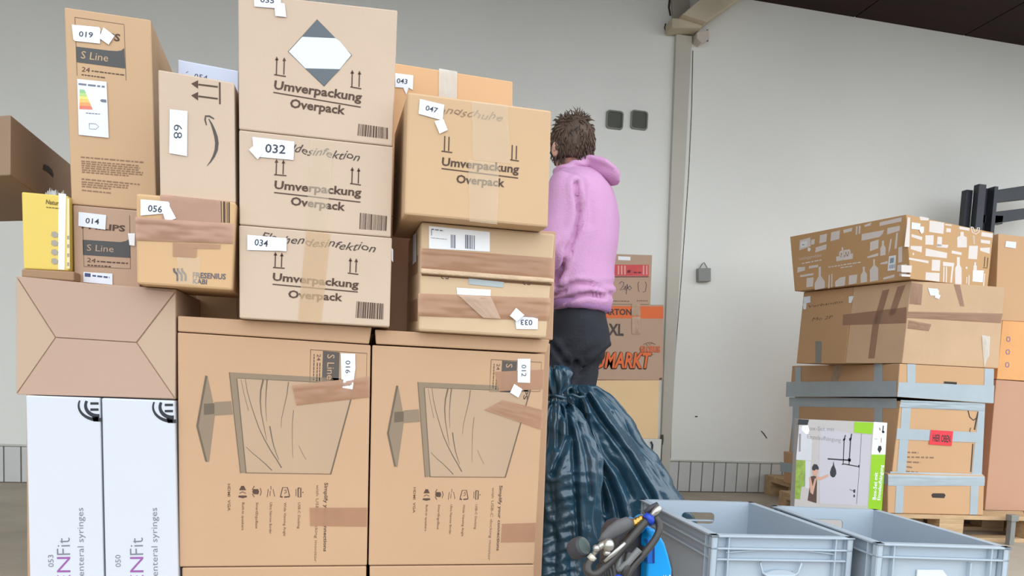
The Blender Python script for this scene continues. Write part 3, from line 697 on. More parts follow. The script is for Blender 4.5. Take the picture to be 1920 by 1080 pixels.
carton('back_carton', 'plain carton behind the monitor cartons, a thin strip showing left of the rubbish bags', 'cardboard box',
       [(800, 628), (1032, 640), (1012, zf), (800, zf)], 2.31, 0.22, mat('dull_tan_cardboard', (0, 0, 0)), z0=0.0, z1=0.892)
# support behind the front row so the back cartons stand on something
carton('back_carton', 'plain carton under the back cartons, hidden behind the monitor cartons', 'cardboard box',
       [(560, 600), (790, 625), (786, zf), (560, zf)], 2.31, 0.32, mat('dull_tan_cardboard', (0, 0, 0)), z0=0.0, z1=0.892)
carton('gap_carton', 'brown carton in the dark gap under the taped carton 056, carrying the pale blue box', 'cardboard box',
       [(368, 400), (446, 400), (446, 590), (368, 590)], 2.06, 0.2, M_C5, z0=0.8825, z1=c54['q'][2].z - 0.001)

# yellow box and slanted dark carton behind, far left
cy_ = carton('yellow_box', 'yellow printed box with a white stripe at the left edge, beside the carton labelled 014', 'box',
             [(40, 358), (128, 366), (129, 508), (44, 504)], 1.95, 0.25, mat('yellow_print_board', (234, 206, 104), 0.6, 0.03), z1=on_y(90, 364, 1.95).z)
f = cy_['face']; yellow_top = max(v.z for v in cy_['q'])
Decal(f, INK_O).poly([(110, 362), (124, 364), (121, 506), (109, 505)]).build('white_stripe', mat('white_tag_paper', (0, 0, 0)), cy_['root'])
Decal(f, INK_O).poly([(126, 372), (130, 372), (131, 504), (125, 504)]).build('pale_stripe', mat('pale_yellow', (240, 228, 180), 0.6), cy_['root'])
k = Decal(f, 0.0008); k.text('Natur', (86, 382), (110, 385), 8, 0.02); k.greek((87, 388.5), (111, 391), 1.6, 3); k.build('printed_text', mat('olive_ink', (110, 92, 50), 0.6), cy_['root'])
k = Decal(f, 0.0008)
for y_ in (440, 456, 473, 490): k.poly([(97, y_ - 5), (104, y_ - 6), (110, y_ - 1), (109, y_ + 4), (102, y_ + 6), (96, y_ + 2)]); k.poly([(126, y_ + 2), (130, y_ + 2), (130, y_ + 9), (126, y_ + 9)])
k.build('printed_symbols', mat('grey_badge', (170, 165, 150), 0.6), cy_['root'])
mb = MB()                                    # crumpled clear film on the yellow box
base = [on_y(112, 356, 2.0)]; fv, ff = [], []; NX, NY = 30, 14
fz = yellow_top + 0.001
for j in range(NY + 1):
    for i in range(NX + 1):
        u, w = i / NX, j / NY
        p = on_y(84 + 49 * u, 360, 1.975 + 0.12 * w)
        n_ = abs(noise.noise(Vector((u * 5, w * 4, 2)))) + 0.6 * abs(noise.noise(Vector((u * 13, w * 9, 7))))
        p.z = fz + 0.045 * n_ * math.sin(math.pi * min(1, u * 1.2 + 0.02)) ** 0.5 * (0.35 + 0.65 * math.sin(math.pi * w))
        fv.append(p)
for j in range(NY):
    for i in range(NX):
        k = j * (NX + 1) + i; ff.append((k, k + 1, k + NX + 2, k + NX + 1))
tag(meshobj('plastic_film', fv, ff, mat('clear_film', (216, 216, 214), 0.2, 0.15, 20, 0.5, 60, alpha=0.85), origin=(base[0].x, 2.03, fz)), 'crumpled clear plastic film lying on top of the yellow box', 'film')
cb_ = carton('brown_base_carton', 'flat brown carton under the yellow box at the left edge', 'cardboard box',
             [(40, 504), (139, 509), (139, 527), (40, 519)], 1.93, 0.3, mat('mid_brown_cardboard', (168, 136, 104), 0.8, 0.03))
# slanted carton: a tall side receding to the right, with a hand hole
p0 = on_y(20, 215, 2.05); p1 = on_y(134, 309, 2.62); p2 = on_y(136, 372, 2.62); p3 = on_y(20, 372, 2.05)
p2.z = p3.z = on_y(90, 372, 2.3).z; p1.z -= 0
t = thing('slanted_carton', 'shaded brown carton with a hand hole, turned edge-on behind the yellow box', 'cardboard box', (p3 + p2) / 2)
side = Face(p3, (p2 - p3).cross(p0 - p3)); bk = Vector((-0.35, 0.2, 0))
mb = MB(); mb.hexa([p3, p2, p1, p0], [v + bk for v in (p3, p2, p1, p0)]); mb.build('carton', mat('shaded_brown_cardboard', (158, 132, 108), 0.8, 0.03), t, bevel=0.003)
Decal(side, 0.001).poly([(82, 308), (90, 311), (97, 318), (100, 327), (99, 333), (94, 326), (86, 320), (80, 318)]).build('hand_hole', mat('hole_dark', (70, 64, 60), 0.9), t)
# a carton that carries it
t2p = [p3.copy(), p2.copy()]
# support stack under the slanted carton (hidden behind the near wall)
tag(MB().box((p3.x - 0.08, 2.33, 0.0), (p3.x + 0.55, 2.95, p3.z - 0.001)).build('tall_carton', mat('dull_tan_cardboard', (0, 0, 0)), bevel=0.004, origin=(p3.x + 0.2, 2.6, 0)),
    'plain tall carton under the slanted brown carton, hidden behind the near boxes', 'cardboard box')
# ---------------------------------------------------------------- stack of cartons by the back wall, seen in the person's back
f = None
K0 = Vector((4.35, 0, 0))
YB = 4.55
zb = on_y(1200, 822, YB).z
def wallbox(name, label, q, m, z0=None, Y=YB, d=0.38): return carton(name, label, 'cardboard box', q, Y, d, m, z0=z0, group='cartons by the back wall')
b1 = wallbox('wall_carton', 'plain light tan carton at the bottom of the stack behind the person', [(1080, 713), (1236.5, 713), (1233.5, 822.5), (1078, 818)], mat('light_tan_cardboard', (238, 204, 156), 0.75, 0.03, 3), z0=zb)
b2 = wallbox('moving_carton', 'large moving carton with an orange band and orange lettering, behind the person', [(1068, 570), (1244.5, 571.5), (1243, 713), (1066, 712)], M_C4)
f = b2['face']
Decal(f, INK_O * 2).poly([(1069, 573.5), (1244, 574.5), (1244, 597.5), (1068.5, 596)]).build('orange_band', mat('orange_print', (232, 112, 56), 0.6, 0.02), b2['root'])
k = Decal(f, 0.0022); k.text('KARTON', (1124, 590), (1184, 590.5), 11, 0.03); k.text('XL', (1140, 628), (1169, 629), 21, 0.03); k.poly([(1236, 709), (1241, 708), (1241, 711.5), (1236, 712)]); k.build('printed_text', mat('dark_brown_ink', (76, 66, 58), 0.6), b2['root'])
Decal(f, 0.002).text('BAUMARKT', (1083.0, 689.5), (1221, 690.5), 29, 0.03, shear=0.22, fat=1.4).build('lettering_outline', M_INK, b2['root'])
Decal(f, 0.0050).text('BAUMARKT', (1084, 688.5), (1221, 689.5), 28, 0.03, shear=0.22).build('orange_lettering', mat('orange_print', (0, 0, 0)), b2['root'])
Decal(f, 0.002).text('GLOBUS', (1199.5, 659.5), (1236.5, 660.5), 11, 0.02, fat=0.9).build('lettering_outline', mat('soft_orange_brown', (196, 120, 90), 0.6), b2['root'])
Decal(f, 0.0045).text('GLOBUS', (1200, 659), (1236, 660), 10, 0.03).build('orange_lettering', mat('soft_orange_print', (226, 116, 72), 0.6), b2['root'])
k = Decal(f, 0.002); k.line([(1206, 646), (1213, 643), (1220, 642), (1229, 646)], 1.6); k.line([(1211, 645), (1214, 648)], 1.2); k.line([(1216, 643), (1218, 647), (1222, 643)], 1.2); k.greek((1204, 664.5), (1226, 665), 1.6, 5); k.build('printed_symbols', M_PALEINK, b2['root'])
tape(b2, [[(1184, 569.5), (1200, 569.5), (1200.5, 593), (1184, 592)], [(1184.5, 594), (1200.5, 594), (1200, 628), (1184.5, 627)]], mat('crumpled_paper_tape', (196, 164, 136), 0.4, 0.12, 20, alpha=0.9), ridges=1.5, off=0.002)
b3 = wallbox('labelled_carton', 'smaller tan carton with a red strip and handwriting, topmost of the stack behind the person', [(1090, 474), (1223, 478.5), (1219.5, 571), (1090, 570)], M_C4, d=0.34)
f = b3['face']
o = Decal(f, 0.001).poly([(1120, 496), (1216.5, 496.5), (1216, 517.5), (1120, 517)]).build('red_strip', mat('red_print', (214, 78, 78), 0.55, 0.08, 20), b3['root'])
k = Decal(f, 0.002); 
for x_ in (1158, 1164, 1170, 1205, 1211): k.poly([(x_, 498), (x_ + 3, 498), (x_ + 3, 515), (x_, 515)])
k.build('pale_letters', mat('pale_pink_print', (236, 160, 156), 0.6), o)
k = Decal(f, 0.002); k.poly([(1176, 507), (1182, 506), (1182, 511), (1176, 512)]); k.greek((1188, 511), (1202, 511), 2.6, 3); k.line([(1140, 519), (1216, 519)], 1.4); k.build('printed_band', mat('dark_red_ink', (110, 40, 50), 0.6), o)
Decal(f, 0.001).poly([(1159, 480.5), (1182, 481.5), (1182, 488.5), (1159, 487.5)]).build('paper_label', mat('white_tag_paper', (0, 0, 0)), b3['root'])
k = Decal(f, 0.001); k.line([(1161, 532), (1165, 528), (1170, 530), (1168, 537), (1162, 544), (1170, 542), (1173, 536)], 1.4); k.line([(1173, 536), (1172, 545), (1177, 540), (1176, 533), (1174, 552)], 1.4); k.line([(1181, 536), (1184, 540), (1180, 544), (1177, 540), (1181, 536)], 1.4)
k.build('handwriting', mat('purple_pen', (110, 84, 100), 0.6), b3['root'])
k = Decal(f, 0.001); k.line([(1198, 528), (1196, 532), (1197, 545), (1199, 547)], 1); k.line([(1210, 528), (1212, 534), (1210, 546), (1205, 548)], 1); k.greek((1146, 564.5), (1180, 565), 1.2, 2); k.greek((1194, 564), (1214, 564), 1.2, 4); k.build('printed_text', M_INK, b3['root'])
# low cabinet the stack stands on
cx0 = on_y(1070, 822, YB).x; cx1 = on_y(1240, 822, YB).x
t = thing('low_cabinet', 'low white cabinet under the stack of cartons behind the rubbish bags', 'cabinet', ((cx0 + cx1) / 2, YB + 0.2, 0))
MB().box((cx0, YB - 0.01, 0.06), (cx1, YB + 0.40, zb)).build('cabinet_body', mat('cabinet_white', (214, 214, 208), 0.5, 0.02), t, bevel=0.004)
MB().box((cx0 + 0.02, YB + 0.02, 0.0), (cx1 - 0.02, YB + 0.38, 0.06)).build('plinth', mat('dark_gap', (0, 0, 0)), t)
f = Face((0, YB - 0.012, 0), (0, -1, 0))
mb = MB(); mb.tube([f.at(x, y, 0.006) for x, y in ((1220, 828), (1223, 834), (1222, 843), (1218, 846))], 0.006, 8); mb.build('handle', mat('black_metal', (52, 56, 62), 0.5), t, smooth=True)
# rod leaning at the pilaster
f = Face((0, WY - 0.06, 0), (0, -1, 0))
t = thing('iron_rod', 'thin dark iron rod with a thick head, upright at the foot of the pilaster', 'rod', f.at(1236, 905))
mb = MB(); mb.tube([f.at(1240.5, 832), f.at(1237, 905)], 0.006, 8); mb.build('shaft', mat('rusty_iron', (92, 80, 72), 0.6, 0.15, 20), t)
mb = MB(); mb.tube([f.at(1241.5, 815), f.at(1241, 824), f.at(1240.5, 834)], [0.010, 0.013, 0.009], 10); mb.build('head', mat('rusty_iron', (0, 0, 0)), t)
mb = MB(); mb.tube([f.at(1238, 842), f.at(1238, 848)], [0.012, 0.012], 10); mb.build('collar', mat('rusty_iron', (0, 0, 0)), t)

# ---------------------------------------------------------------- pallets with the right-hand stack
PC = Vector((2.805, 3.514, 0.0)); U = Vector((0.573, -0.044, 0)).normalized(); V = Vector((-U.y, U.x, 0)); SYAW = math.atan2(U.y, U.x)
T_ = lambda u, v, z: PC + U * u + V * v + Vector((0, 0, z))
m_pw = mat('pallet_wood', (206, 174, 134), 0.8, 0.16, 4, 0.2, 30, stretch=(2, 12, 12))
def pallet(u0, v0, label):
    t = thing('euro_pallet', label, 'pallet', T_(u0 + 0.6, v0 + 0.4, 0), 'wooden pallets under the right-hand stack')
    t.rotation_euler = (0, 0, 0)
    def bx(a, b, nm):
        mb = MB(); q = lambda z: [T_(u0 + a[0], v0 + a[1], z), T_(u0 + b[0], v0 + a[1], z), T_(u0 + b[0], v0 + b[1], z), T_(u0 + a[0], v0 + b[1], z)]
        mb.hexa(q(a[2]), q(b[2])); mb.build(nm, m_pw, t, bevel=0.002)
    for i, (v_, w) in enumerate(((0, .145), (.19, .1), (.3275, .145), (.51, .1), (.655, .145))): bx((0, v_, .122), (1.2, v_ + w, .144), 'deck_board')
    for u_ in (0, .5275, 1.055): bx((u_, 0, .1), (u_ + .145, .8, .122), 'stringer_board')
    for u_ in (0, .5275, 1.055):
        for v_ in (0, .3275, .7): bx((u_, v_, .022), (u_ + .145, v_ + .1, .1), 'block')
    for v_ in (0, .3275, .7): bx((0, v_, 0), (1.2, v_ + .1, .022), 'base_board')
pallet(-0.24, -0.03, 'wooden euro pallet under the grey-taped carton, its front edge showing behind the grey bins')
pallet(0.06, 0.80, 'second wooden euro pallet behind the first one, towards the back wall')
pallet(0.975, -0.03, 'wooden euro pallet at the right edge, under the tall pinkish carton')
YAWN = SYAW
def stackbox(name, label, quad, back, m, anchor=None, z0=None, depth=None, vx=None, front=None, **k):
    """front face in the stack's front plane; depth chosen so that the far left bottom corner lands where the photo has it"""
    an = anchor or PC
    n = Vector((-V.x, -V.y, 0)) if front is None else Vector(front)
    W_ = V.copy()
    if vx is not None: W_ = ray(vx, 695 + 0.0463 * (vx - 676)); W_.z = 0; W_.normalize()
    f_ = Face(an, n); p = f_.at(*quad[3]) if z0 is None else f_.at(*quad[3])
    if depth is None:
        best = (1e9, 0.5)
        for i in range(10, 170):
            d_ = i * 0.01; x_, y_ = pix(p + W_ * d_)
            if abs(x_ - back) < best[0]: best = (abs(x_ - back), d_)
        depth = best[1]
    return carton(name, label, 'cardboard box', quad, 0, depth, m, yaw=math.atan2(n.x, -n.y), anchor=an, dvec=W_ * depth, z0=z0, **k)
m_duct = mat('grey_duct_tape', (178, 192, 200), 0.35, 0.04, 12, spec=0.5)
mG1 = mat('stack_cardboard', (214, 172, 130), 0.75, 0.03, 3)
t = stackbox('duct_taped_carton', 'big carton with lid and tray, bound with grey duct tape, bright red label', [(1688, 752), (1846, 755), (1840, 900), (1670, 893)], 1478, mG1, z0=0.19, group=None)
root = t['root']; fD, lD = t['face'], t['left']; dep = t['d'].length
def sleeve(nm, quad, out, z0=None, z1=None):
    """lid or tray: wider than the carton's body by `out`"""
    fa = Face(fD.p - V * out, fD.n)
    q = [fa.at(*p) for p in quad]
    if z0 is not None: q[2].z = q[3].z = z0
    if z1: q[0].z = q[1].z = (q[0].z + q[1].z) / 2
    d_ = V * (dep + 2 * out)
    mb = MB(); mb.hexa([q[3], q[2], q[1], q[0]], [v + d_ for v in (q[3], q[2], q[1], q[0])])
    mb.build(nm, mG1, root, bevel=0.004)
    return fa, Face(q[3], V.cross(q[0] - q[3]))
fC, lC = sleeve('lid', [(1687, 681.5), (1864.5, 691.5), (1862.5, 757), (1682, 744)], 0.012, z1=True)
fE, lE = sleeve('tray', [(1664.6, 888), (1846, 891), (1843.5, 966), (1664.5, 962)], 0.014, z0=0.146)
def dt(face, quads, off=TAPE2_O, r=0.0, name='duct_tape'):
    tape(t, quads, m_duct, face=face, off=off, ridges=r, name=name)
dt(fC, [[(1700.8, 682.3), (1716.5, 683), (1716, 718), (1701, 717)], [(1846, 691), (1863.5, 691.8), (1862.5, 724), (1845, 723)]])
dt(fC, [[(1685, 716.6), (1864, 723), (1862.3, 756), (1682, 743.8)]], off=0.0022)
dt(fD, [[(1688, 750), (1846, 755), (1845, 771), (1686, 764)]], r=1.6, off=0.002)
dt(fD, [[(1692, 752), (1709, 752), (1697.6, 893), (1681, 893)], [(1836, 756), (1847, 756), (1840, 902), (1820.4, 902)]])
dt(fD, [[(1682, 803), (1844, 811), (1842.4, 830), (1680, 823.7)]], off=0.0025)
dt(fD, [[(1668, 884), (1842, 889), (1841, 901), (1668, 896)]], r=1.2, off=0.003)
dt(fE, [[(1664.8, 890), (1846, 893), (1845.5, 911), (1664.8, 911)]], r=0.7)
dt(fE, [[(1680.5, 908), (1695, 908), (1692.5, 962), (1677.5, 962)], [(1820, 910), (1835, 910), (1832, 965), (1818, 965)]])
k = Decal(fE, 0.0008).poly([(1746, 928), (1749, 924.8), (1770, 925), (1773, 928.5), (1770, 934), (1748, 933)]); k.build('hand_hole', mat('hole_dark', (0, 0, 0)), root)
k = Decal(fC, 0.0028).poly([(1769.5, 715), (1793.6, 716.5), (1793, 721), (1770, 719)]); k.build('hand_hole', mat('hole_dark', (0, 0, 0)), root)
o = Decal(fD, 0.0042).poly([(1744, 806), (1786.5, 808.5), (1783.5, 836), (1741, 833)]).build('red_label', mat('bright_red_label', (240, 62, 74), 0.5, 0.03), root)
Decal(fD, 0.0046).text('HIER OBEN', (1747.5, 827), (1780.5, 829.5), 13, 0.02).build('printed_text', mat('black_print', (0, 0, 0)), o)
k = Decal(fD, INK_O)
for i, (x1_) in enumerate((1722, 1752, 1726, 1710, 1721)): k.greek((1700 - i * 0.4, 848 + i * 9), (x1_, 849 + i * 9.2), 3, i + 3)
k.build('printed_text', M_PALEINK, root)
k = Decal(fD, INK_O); k.line([(1815, 770), (1818, 782), (1825, 788), (1832, 783)], 2.2); k.line([(1834, 772), (1831, 784), (1827, 806)], 3); k.line([(1820, 802), (1818, 808), (1821, 812)], 1.6); k.line([(1824, 832), (1820, 885)], 2.4); k.build('printed_drawing', mat('dark_brown_ink', (0, 0, 0)), root)
# left faces
dt(lC, [[(1475, 716), (1682, 714), (1681, 744), (1474, 744)]], off=0.0022)
dt(lC, [[(1491.5, 688), (1502.5, 688), (1502, 718), (1491, 718)], [(1639.4, 682), (1655, 682), (1655, 716), (1639, 716)]])
tape(t, [[(1566, 684), (1580, 684), (1572, 715), (1556, 715)]], mat('crumpled_paper_tape', (0, 0, 0)), face=lC)
dt(lD, [[(1480, 745), (1682, 747), (1682, 766), (1480, 762)]], off=0.002)
dt(lD, [[(1487, 758), (1499, 758), (1496, 896), (1482, 896)], [(1640, 760), (1655, 760), (1652, 896), (1636, 896)]])
dt(lD, [[(1480, 880), (1672, 884), (1670, 896), (1480, 892)]], off=0.002)
dt(lE, [[(1463, 866), (1664, 890), (1664, 908), (1463, 884)]])
# two cartons of the next layer
zlid = fC.at(1775, 686.5).z; zt1 = Face(PC, -V).at(1790, 532).z
c = stackbox('creased_carton', 'creased tan carton wrapped with brown tape, under the patterned carton at the front corner', [(1709, 526), (1884, 539.5), (1872, 690), (1691.5, 680)], 1585, mat('creased_cardboard', (212, 178, 142), 0.75, 0.06, 4, 0.3, 14), z0=zlid + 0.003, z1=zt1, vx=300)
fA, lA = c['face'], c['left']; m_bt2 = mat('shiny_brown_tape', (172, 132, 106), 0.28, 0.06, 9, alpha=0.75)
tape(c, [[(1702, 584), (1880, 588), (1876, 606), (1700, 596)]], m_bt2, face=fA, ridges=0.5)
tape(c, [[(1703, 600), (1746, 608), (1741, 621), (1701, 616)]], m_bt2, face=fA, ridges=0.6)
tape(c, [[(1708, 530), (1730, 533), (1727, 572), (1705, 570)]], m_bt2, face=fA, ridges=0.8)
tape(c, [[(1788, 533), (1800, 534), (1808, 575), (1800, 574)]], m_bt2, face=fA)
tape(c, [[(1840, 628), (1856, 631), (1855, 664), (1845, 689), (1832, 687)][:4]], mat('whitish_clear_tape', (0, 0, 0)), face=fA, ridges=1.0, label='whitish torn tape')
tape(c, [[(1581, 590), (1700, 576), (1699, 606), (1580, 610)], [(1655, 545), (1668, 542), (1648, 610), (1636, 610)], [(1683, 538), (1698, 534), (1678, 590), (1666, 592)], [(1636, 610), (1648, 610), (1640, 672), (1628, 672)]], m_bt2, face=lA)
number_label(c, [(1739.5, 540), (1757, 541.5), (1760, 545), (1760, 555), (1744, 554)], None, 0, 0, 0, face=fA); white_tag(c, [(1754, 549), (1763, 554), (1760, 561), (1752, 558)], face=fA)
white_tag(c, [(1592, 556), (1601, 555), (1600, 560), (1597, 568), (1592, 568)], face=lA)
bk = c['q'][3] + c['d'] * 1.01
q3 = c['q'][3]
# carton behind it in the same layer (plain, shares the left plane)
f2 = Face(bk, fA.n)
c2 = stackbox('plain_stack_carton', 'darker plain tan carton behind the creased one, handwriting on its left side', [pix(c['q'][0] + c['d'] * 1.01), pix(c['q'][1] + c['d'] * 1.01), pix(c['q'][2] + c['d'] * 1.01), pix(bk)], 1493, M_C5, anchor=bk, z0=zlid + 0.001, z1=zt1, vx=300)
l2 = c2['left']
number_label(c2, [(1507, 557), (1520, 555), (1520, 567), (1507, 570)], None, 0, 0, 0, face=l2); white_tag(c2, [(1506, 570), (1513, 569), (1512, 580), (1507, 580)], face=l2)
k = Decal(l2, INK_O); k.text('Verbandm', (1517, 577), (1580, 568), 5, -0.01, shear=.3); k.text('Mo 2P', (1523, 602), (1562, 597), 6, -0.01, shear=.3); k.build('handwriting', M_PEN, c2['root'])
tape(c2, [[(1529, 640), (1541, 640), (1540, 681), (1529, 681)]], mat('faded_duct_tape', (140, 138, 130), 0.5), face=l2)
# patterned carton on top
pvv = ray(470, 686); pvv.z = 0; pvv.normalize()
c = stackbox('patterned_carton', 'tan carton with white printed bottles and jars all over, on top of the right-hand stack', [(1699.4, 402), (1863, 436), (1852, 538), (1707, 523.5)], 1490.5, mat('patterned_cardboard', (206, 164, 116), 0.75, 0.03, 3), anchor=PC - V * 0.03, z0=zt1 + 0.004, vx=270, front=-pvv)
fA, lA = c['face'], c['left']; m_wp = mat('off_white_print', (234, 224, 218), 0.65, 0.02)
k = Decal(fA, INK_O)
P6 = lambda *pts: [(1690 + x / 6.351, 390 + y / 6.351) for x, y in pts]
def bottle(x, y, w, h, nw=0.35, nh=0.4): k.poly(P6((x - w * nw / 2, y - h), (x + w * nw / 2, y - h), (x + w * nw / 2, y - h * (1 - nh * 0.7)), (x + w / 2, y - h * (1 - nh)), (x + w / 2, y), (x - w / 2, y), (x - w / 2, y - h * (1 - nh)), (x - w * nw / 2, y - h * (1 - nh * 0.7))))
for q_ in (((75, 110), (105, 115), (95, 465), (35, 460)), ((335, 150), (510, 175), (500, 310), (330, 285)), ((285, 325), (385, 325), (380, 440), (285, 435)), ((430, 340), (485, 345), (480, 465), (420, 465)), ((420, 430), (560, 440), (550, 475), (420, 468)),
           ((120, 310), (250, 345), (245, 385), (120, 345)), ((110, 450), (245, 455), (240, 530), (110, 490)), ((290, 480), (545, 535), (540, 600), (285, 570)), ((690, 220), (810, 240), (808, 272), (688, 252)),
           ((955, 285), (1090, 305), (1085, 355), (950, 335)), ((945, 375), (1060, 390), (1055, 430), (945, 415)), ((935, 475), (1055, 470), (1050, 545), (940, 510)), ((600, 505), (718, 530), (715, 562), (597, 540)), ((805, 450), (912, 450), (900, 612), (795, 605)),
           ((365, 615), (465, 620), (455, 752), (358, 745)), ((290, 765), (455, 775), (452, 878), (285, 855)), ((495, 640), (630, 655), (622, 700), (495, 690)), ((600, 690), (622, 695), (600, 890), (580, 890)), ((500, 700), (514, 700), (510, 880), (496, 878)), ((530, 700), (544, 700), (540, 885), (526, 884)),
           ((90, 590), (325, 630), (322, 660), (90, 615)), ((135, 535), (150, 535), (150, 560), (135, 560)), ((215, 100), (330, 120), (320, 150), (225, 145)), ((0, 680), (125, 685), (120, 770), (0, 765)), ((2, 785), (110, 795), (105, 820), (2, 815)),
           ((520, 190), (600, 200), (598, 215), (520, 205)), ((535, 240), (590, 245), (588, 290), (532, 288)), ((775, 820), (785, 820), (782, 900), (772, 900)), ((800, 800), (812, 800), (808, 920), (796, 920)), ((985, 780), (998, 780), (985, 935), (970, 932)), ((765, 700), (788, 702), (786, 726), (764, 724))):
    k.poly(P6(*q_))
bottle(722, 470, 115, 185, .35, .35); bottle(678, 915, 78, 330, .45, .4); bottle(878, 740, 40, 95, .5, .5)
k.rect_line(P6((830, 225), (845, 290), (890, 310), (925, 285), (930, 235), (905, 235), (900, 270), (870, 280), (855, 232)), 1.6)
k.rect_line(P6((855, 330), (862, 430), (872, 430), (868, 335)), 0.8)
k.build('white_motifs', m_wp, c['root'])
Decal(fA, 0.001).poly(P6((850, 740), (980, 745), (968, 885), (845, 875))).build('shipping_label', mat('white_tag_paper', (0, 0, 0)), c['root'])
k = Decal(fA, INK_O); k.line(P6((995, 580), (985, 700)), 1.6); k.line(P6((1030, 590), (1020, 705)), 1.6); k.line(P6((970, 710), (1025, 715)), 1.2); k.build('printed_arrows', M_INK, c['root'])
number_label(c, P6((120, 170), (225, 185), (218, 260), (115, 250)), None, 0, 0, 0, face=fA); white_tag(c, P6((225, 220), (265, 225), (262, 290), (235, 310), (210, 270)), face=fA)
k = Decal(lA, INK_O)
P5 = lambda *pts: [(1480 + x / 6.354, 390 + y / 6.354) for x, y in pts]
for q_ in (((125, 385), (250, 350), (255, 455), (118, 505)), ((262, 380), (305, 370), (300, 430), (258, 440)), ((365, 325), (450, 305), (440, 400), (358, 425)), ((500, 290), (605, 265), (595, 370), (490, 395)), ((645, 260), (750, 235), (745, 275), (645, 300)), ((795, 220), (815, 215), (810, 315), (790, 318)), ((830, 215), (850, 210), (845, 305), (826, 310)), ((895, 205), (980, 170), (965, 210), (895, 225)),
           ((865, 310), (1130, 262), (1110, 310), (1075, 345), (860, 390)), ((1078, 170), (1340, 110), (1335, 160), (1075, 215)), ((1170, 240), (1320, 210), (1315, 270), (1165, 315)), ((315, 470), (445, 430), (440, 490), (310, 530)), ((235, 690), (345, 675), (340, 705), (232, 722)), ((100, 705), (190, 700), (185, 745), (95, 770)),
           ((130, 800), (290, 775), (285, 800), (128, 825)), ((208, 835), (290, 825), (283, 935), (203, 945)), ((545, 880), (600, 830), (670, 815), (660, 925), (548, 940)), ((712, 805), (812, 790), (800, 895), (708, 915)), ((965, 405), (1065, 375), (1060, 480), (960, 515)), ((925, 580), (1060, 535), (1058, 570), (935, 598)),
           ((1090, 655), (1175, 630), (1172, 665), (1080, 672)), ((1205, 370), (1222, 365), (1205, 480), (1180, 560), (1185, 480)), ((1275, 300), (1295, 290), (1280, 480), (1252, 490)), ((1120, 830), (1255, 790), (1250, 825), (1120, 855)), ((470, 800), (485, 795), (480, 955), (462, 960)), ((502, 785), (514, 782), (512, 945), (500, 948)),
           ((1300, 470), (1345, 455), (1345, 640), (1298, 655)), ((1290, 680), (1400, 665), (1400, 750), (1285, 760)), ((1310, 780), (1400, 770), (1400, 800), (1310, 815)), ((560, 580), (760, 540), (755, 605), (560, 635))):
    k.poly(P5(*q_))
def bl5(x, y, w, h, nw, nh, sl=-0.2):
    pts = [(-nw, -h), (nw, -h), (nw, -h * (1 - nh * .6)), (w, -h * (1 - nh)), (w, 0), (-w, 0), (-w, -h * (1 - nh)), (-nw, -h * (1 - nh * .6))]
    k.poly(P5(*[(x + a, y + b + a * sl) for a, b in pts]))
bl5(363, 965, 60, 265, 14, .7); bl5(888, 885, 38, 185, 12, .5); bl5(1010, 870, 50, 260, 10, .45); bl5(1116, 565, 32, 175, 12, .5)
k.text('dm', P5((600, 590))[0], P5((740, 560))[0], 17, 0.04, shear=0.2)
k.greek(P5((465, 705))[0], P5((850, 645))[0], 2.0, 4); k.greek(P5((610, 712))[0], P5((760, 690))[0], 1.8, 6)
k.text('Lieblingsprodukte', P5((118, 625))[0], P5((385, 575))[0], 6, -0.01, shear=0.3); k.greek(P5((150, 662))[0], P5((385, 618))[0], 2.2, 8)
k.build('white_motifs', m_wp, c['root'])
for q_ in (P5((140, 405), (218, 390), (214, 455), (135, 475)), P5((1190, 575), (1275, 560), (1265, 740), (1172, 750))):
    Decal(lA, LAB_O).poly(q_).build('paper_label', mat('white_tag_paper', (0, 0, 0)), c['root'])
k = Decal(lA, LTX_O); k.bars(P5((1195, 680), (1262, 668), (1258, 715), (1190, 722)), 3, 8); k.greek(P5((155, 440))[0], P5((195, 432))[0], 2, 3); k.poly(P5((1205, 600), (1250, 590), (1245, 650), (1200, 660))); k.build('label_print', mat('pale_blue_ink', (150, 170, 190), 0.6), c['root'])
white_tag(c, P5((225, 470), (255, 475), (258, 500), (240, 520), (220, 505)), face=lA)

# boxing set in its printed box on the pallet, left of the stack
c = carton('boxing_set_box', 'grey and lime green picture box of a boxing set, leaning before the pallet stack', 'box',
           [(1498.5, 785.8), (1664, 792.5), (1652.5, 966), (1490, 958)], 3.40, 0.04, mat('pale_grey_board', (192, 188, 186), 0.5, 0.02), z0=0.0, bevel=0.002)
fS = fM = c['face']
P4 = lambda *pts: [(1490 + x / 6, 780 + y / 6) for x, y in pts]
m_lime = mat('lime_print', (150, 206, 32), 0.5, 0.02); m_wh = mat('white_tag_paper', (0, 0, 0))
Decal(fS, INK_O).poly([(1638.5, 791), (1663.5, 793), (1660, 852.5), (1634, 852)]).build('white_panel', m_wh, c['root'])
Decal(fS, INK_O).poly([(1634, 852), (1660, 852.5), (1652.5, 967), (1627, 964)]).build('lime_panel', m_lime, c['root'])
k = Decal(fS, 0.001); k.text('Box-Set mit', (1642, 937), (1645.5, 886), 6, 0.02, up=(-6.4, -0.4)); k.text('Einzelaufhängung', (1650, 938), (1656, 872), 5.5, 0.02, up=(-6, -0.4)); k.build('printed_text', m_wh, c['root'])
k = Decal(fS, 0.001); k.line([(1649, 802), (1650, 807)], 1.4); k.line([(1656, 798), (1655, 810)], 2); k.poly([(1653, 808), (1658, 808), (1658, 812), (1654, 812)]); k.poly([(1647, 836), (1652, 836), (1653, 842), (1649, 850), (1645, 843)]); k.line([(1652, 821), (1652, 830)], 0.8); k.line([(1639, 823), (1645, 823)], 0.6)
k.build('printed_symbols', m_blk, c['root'])
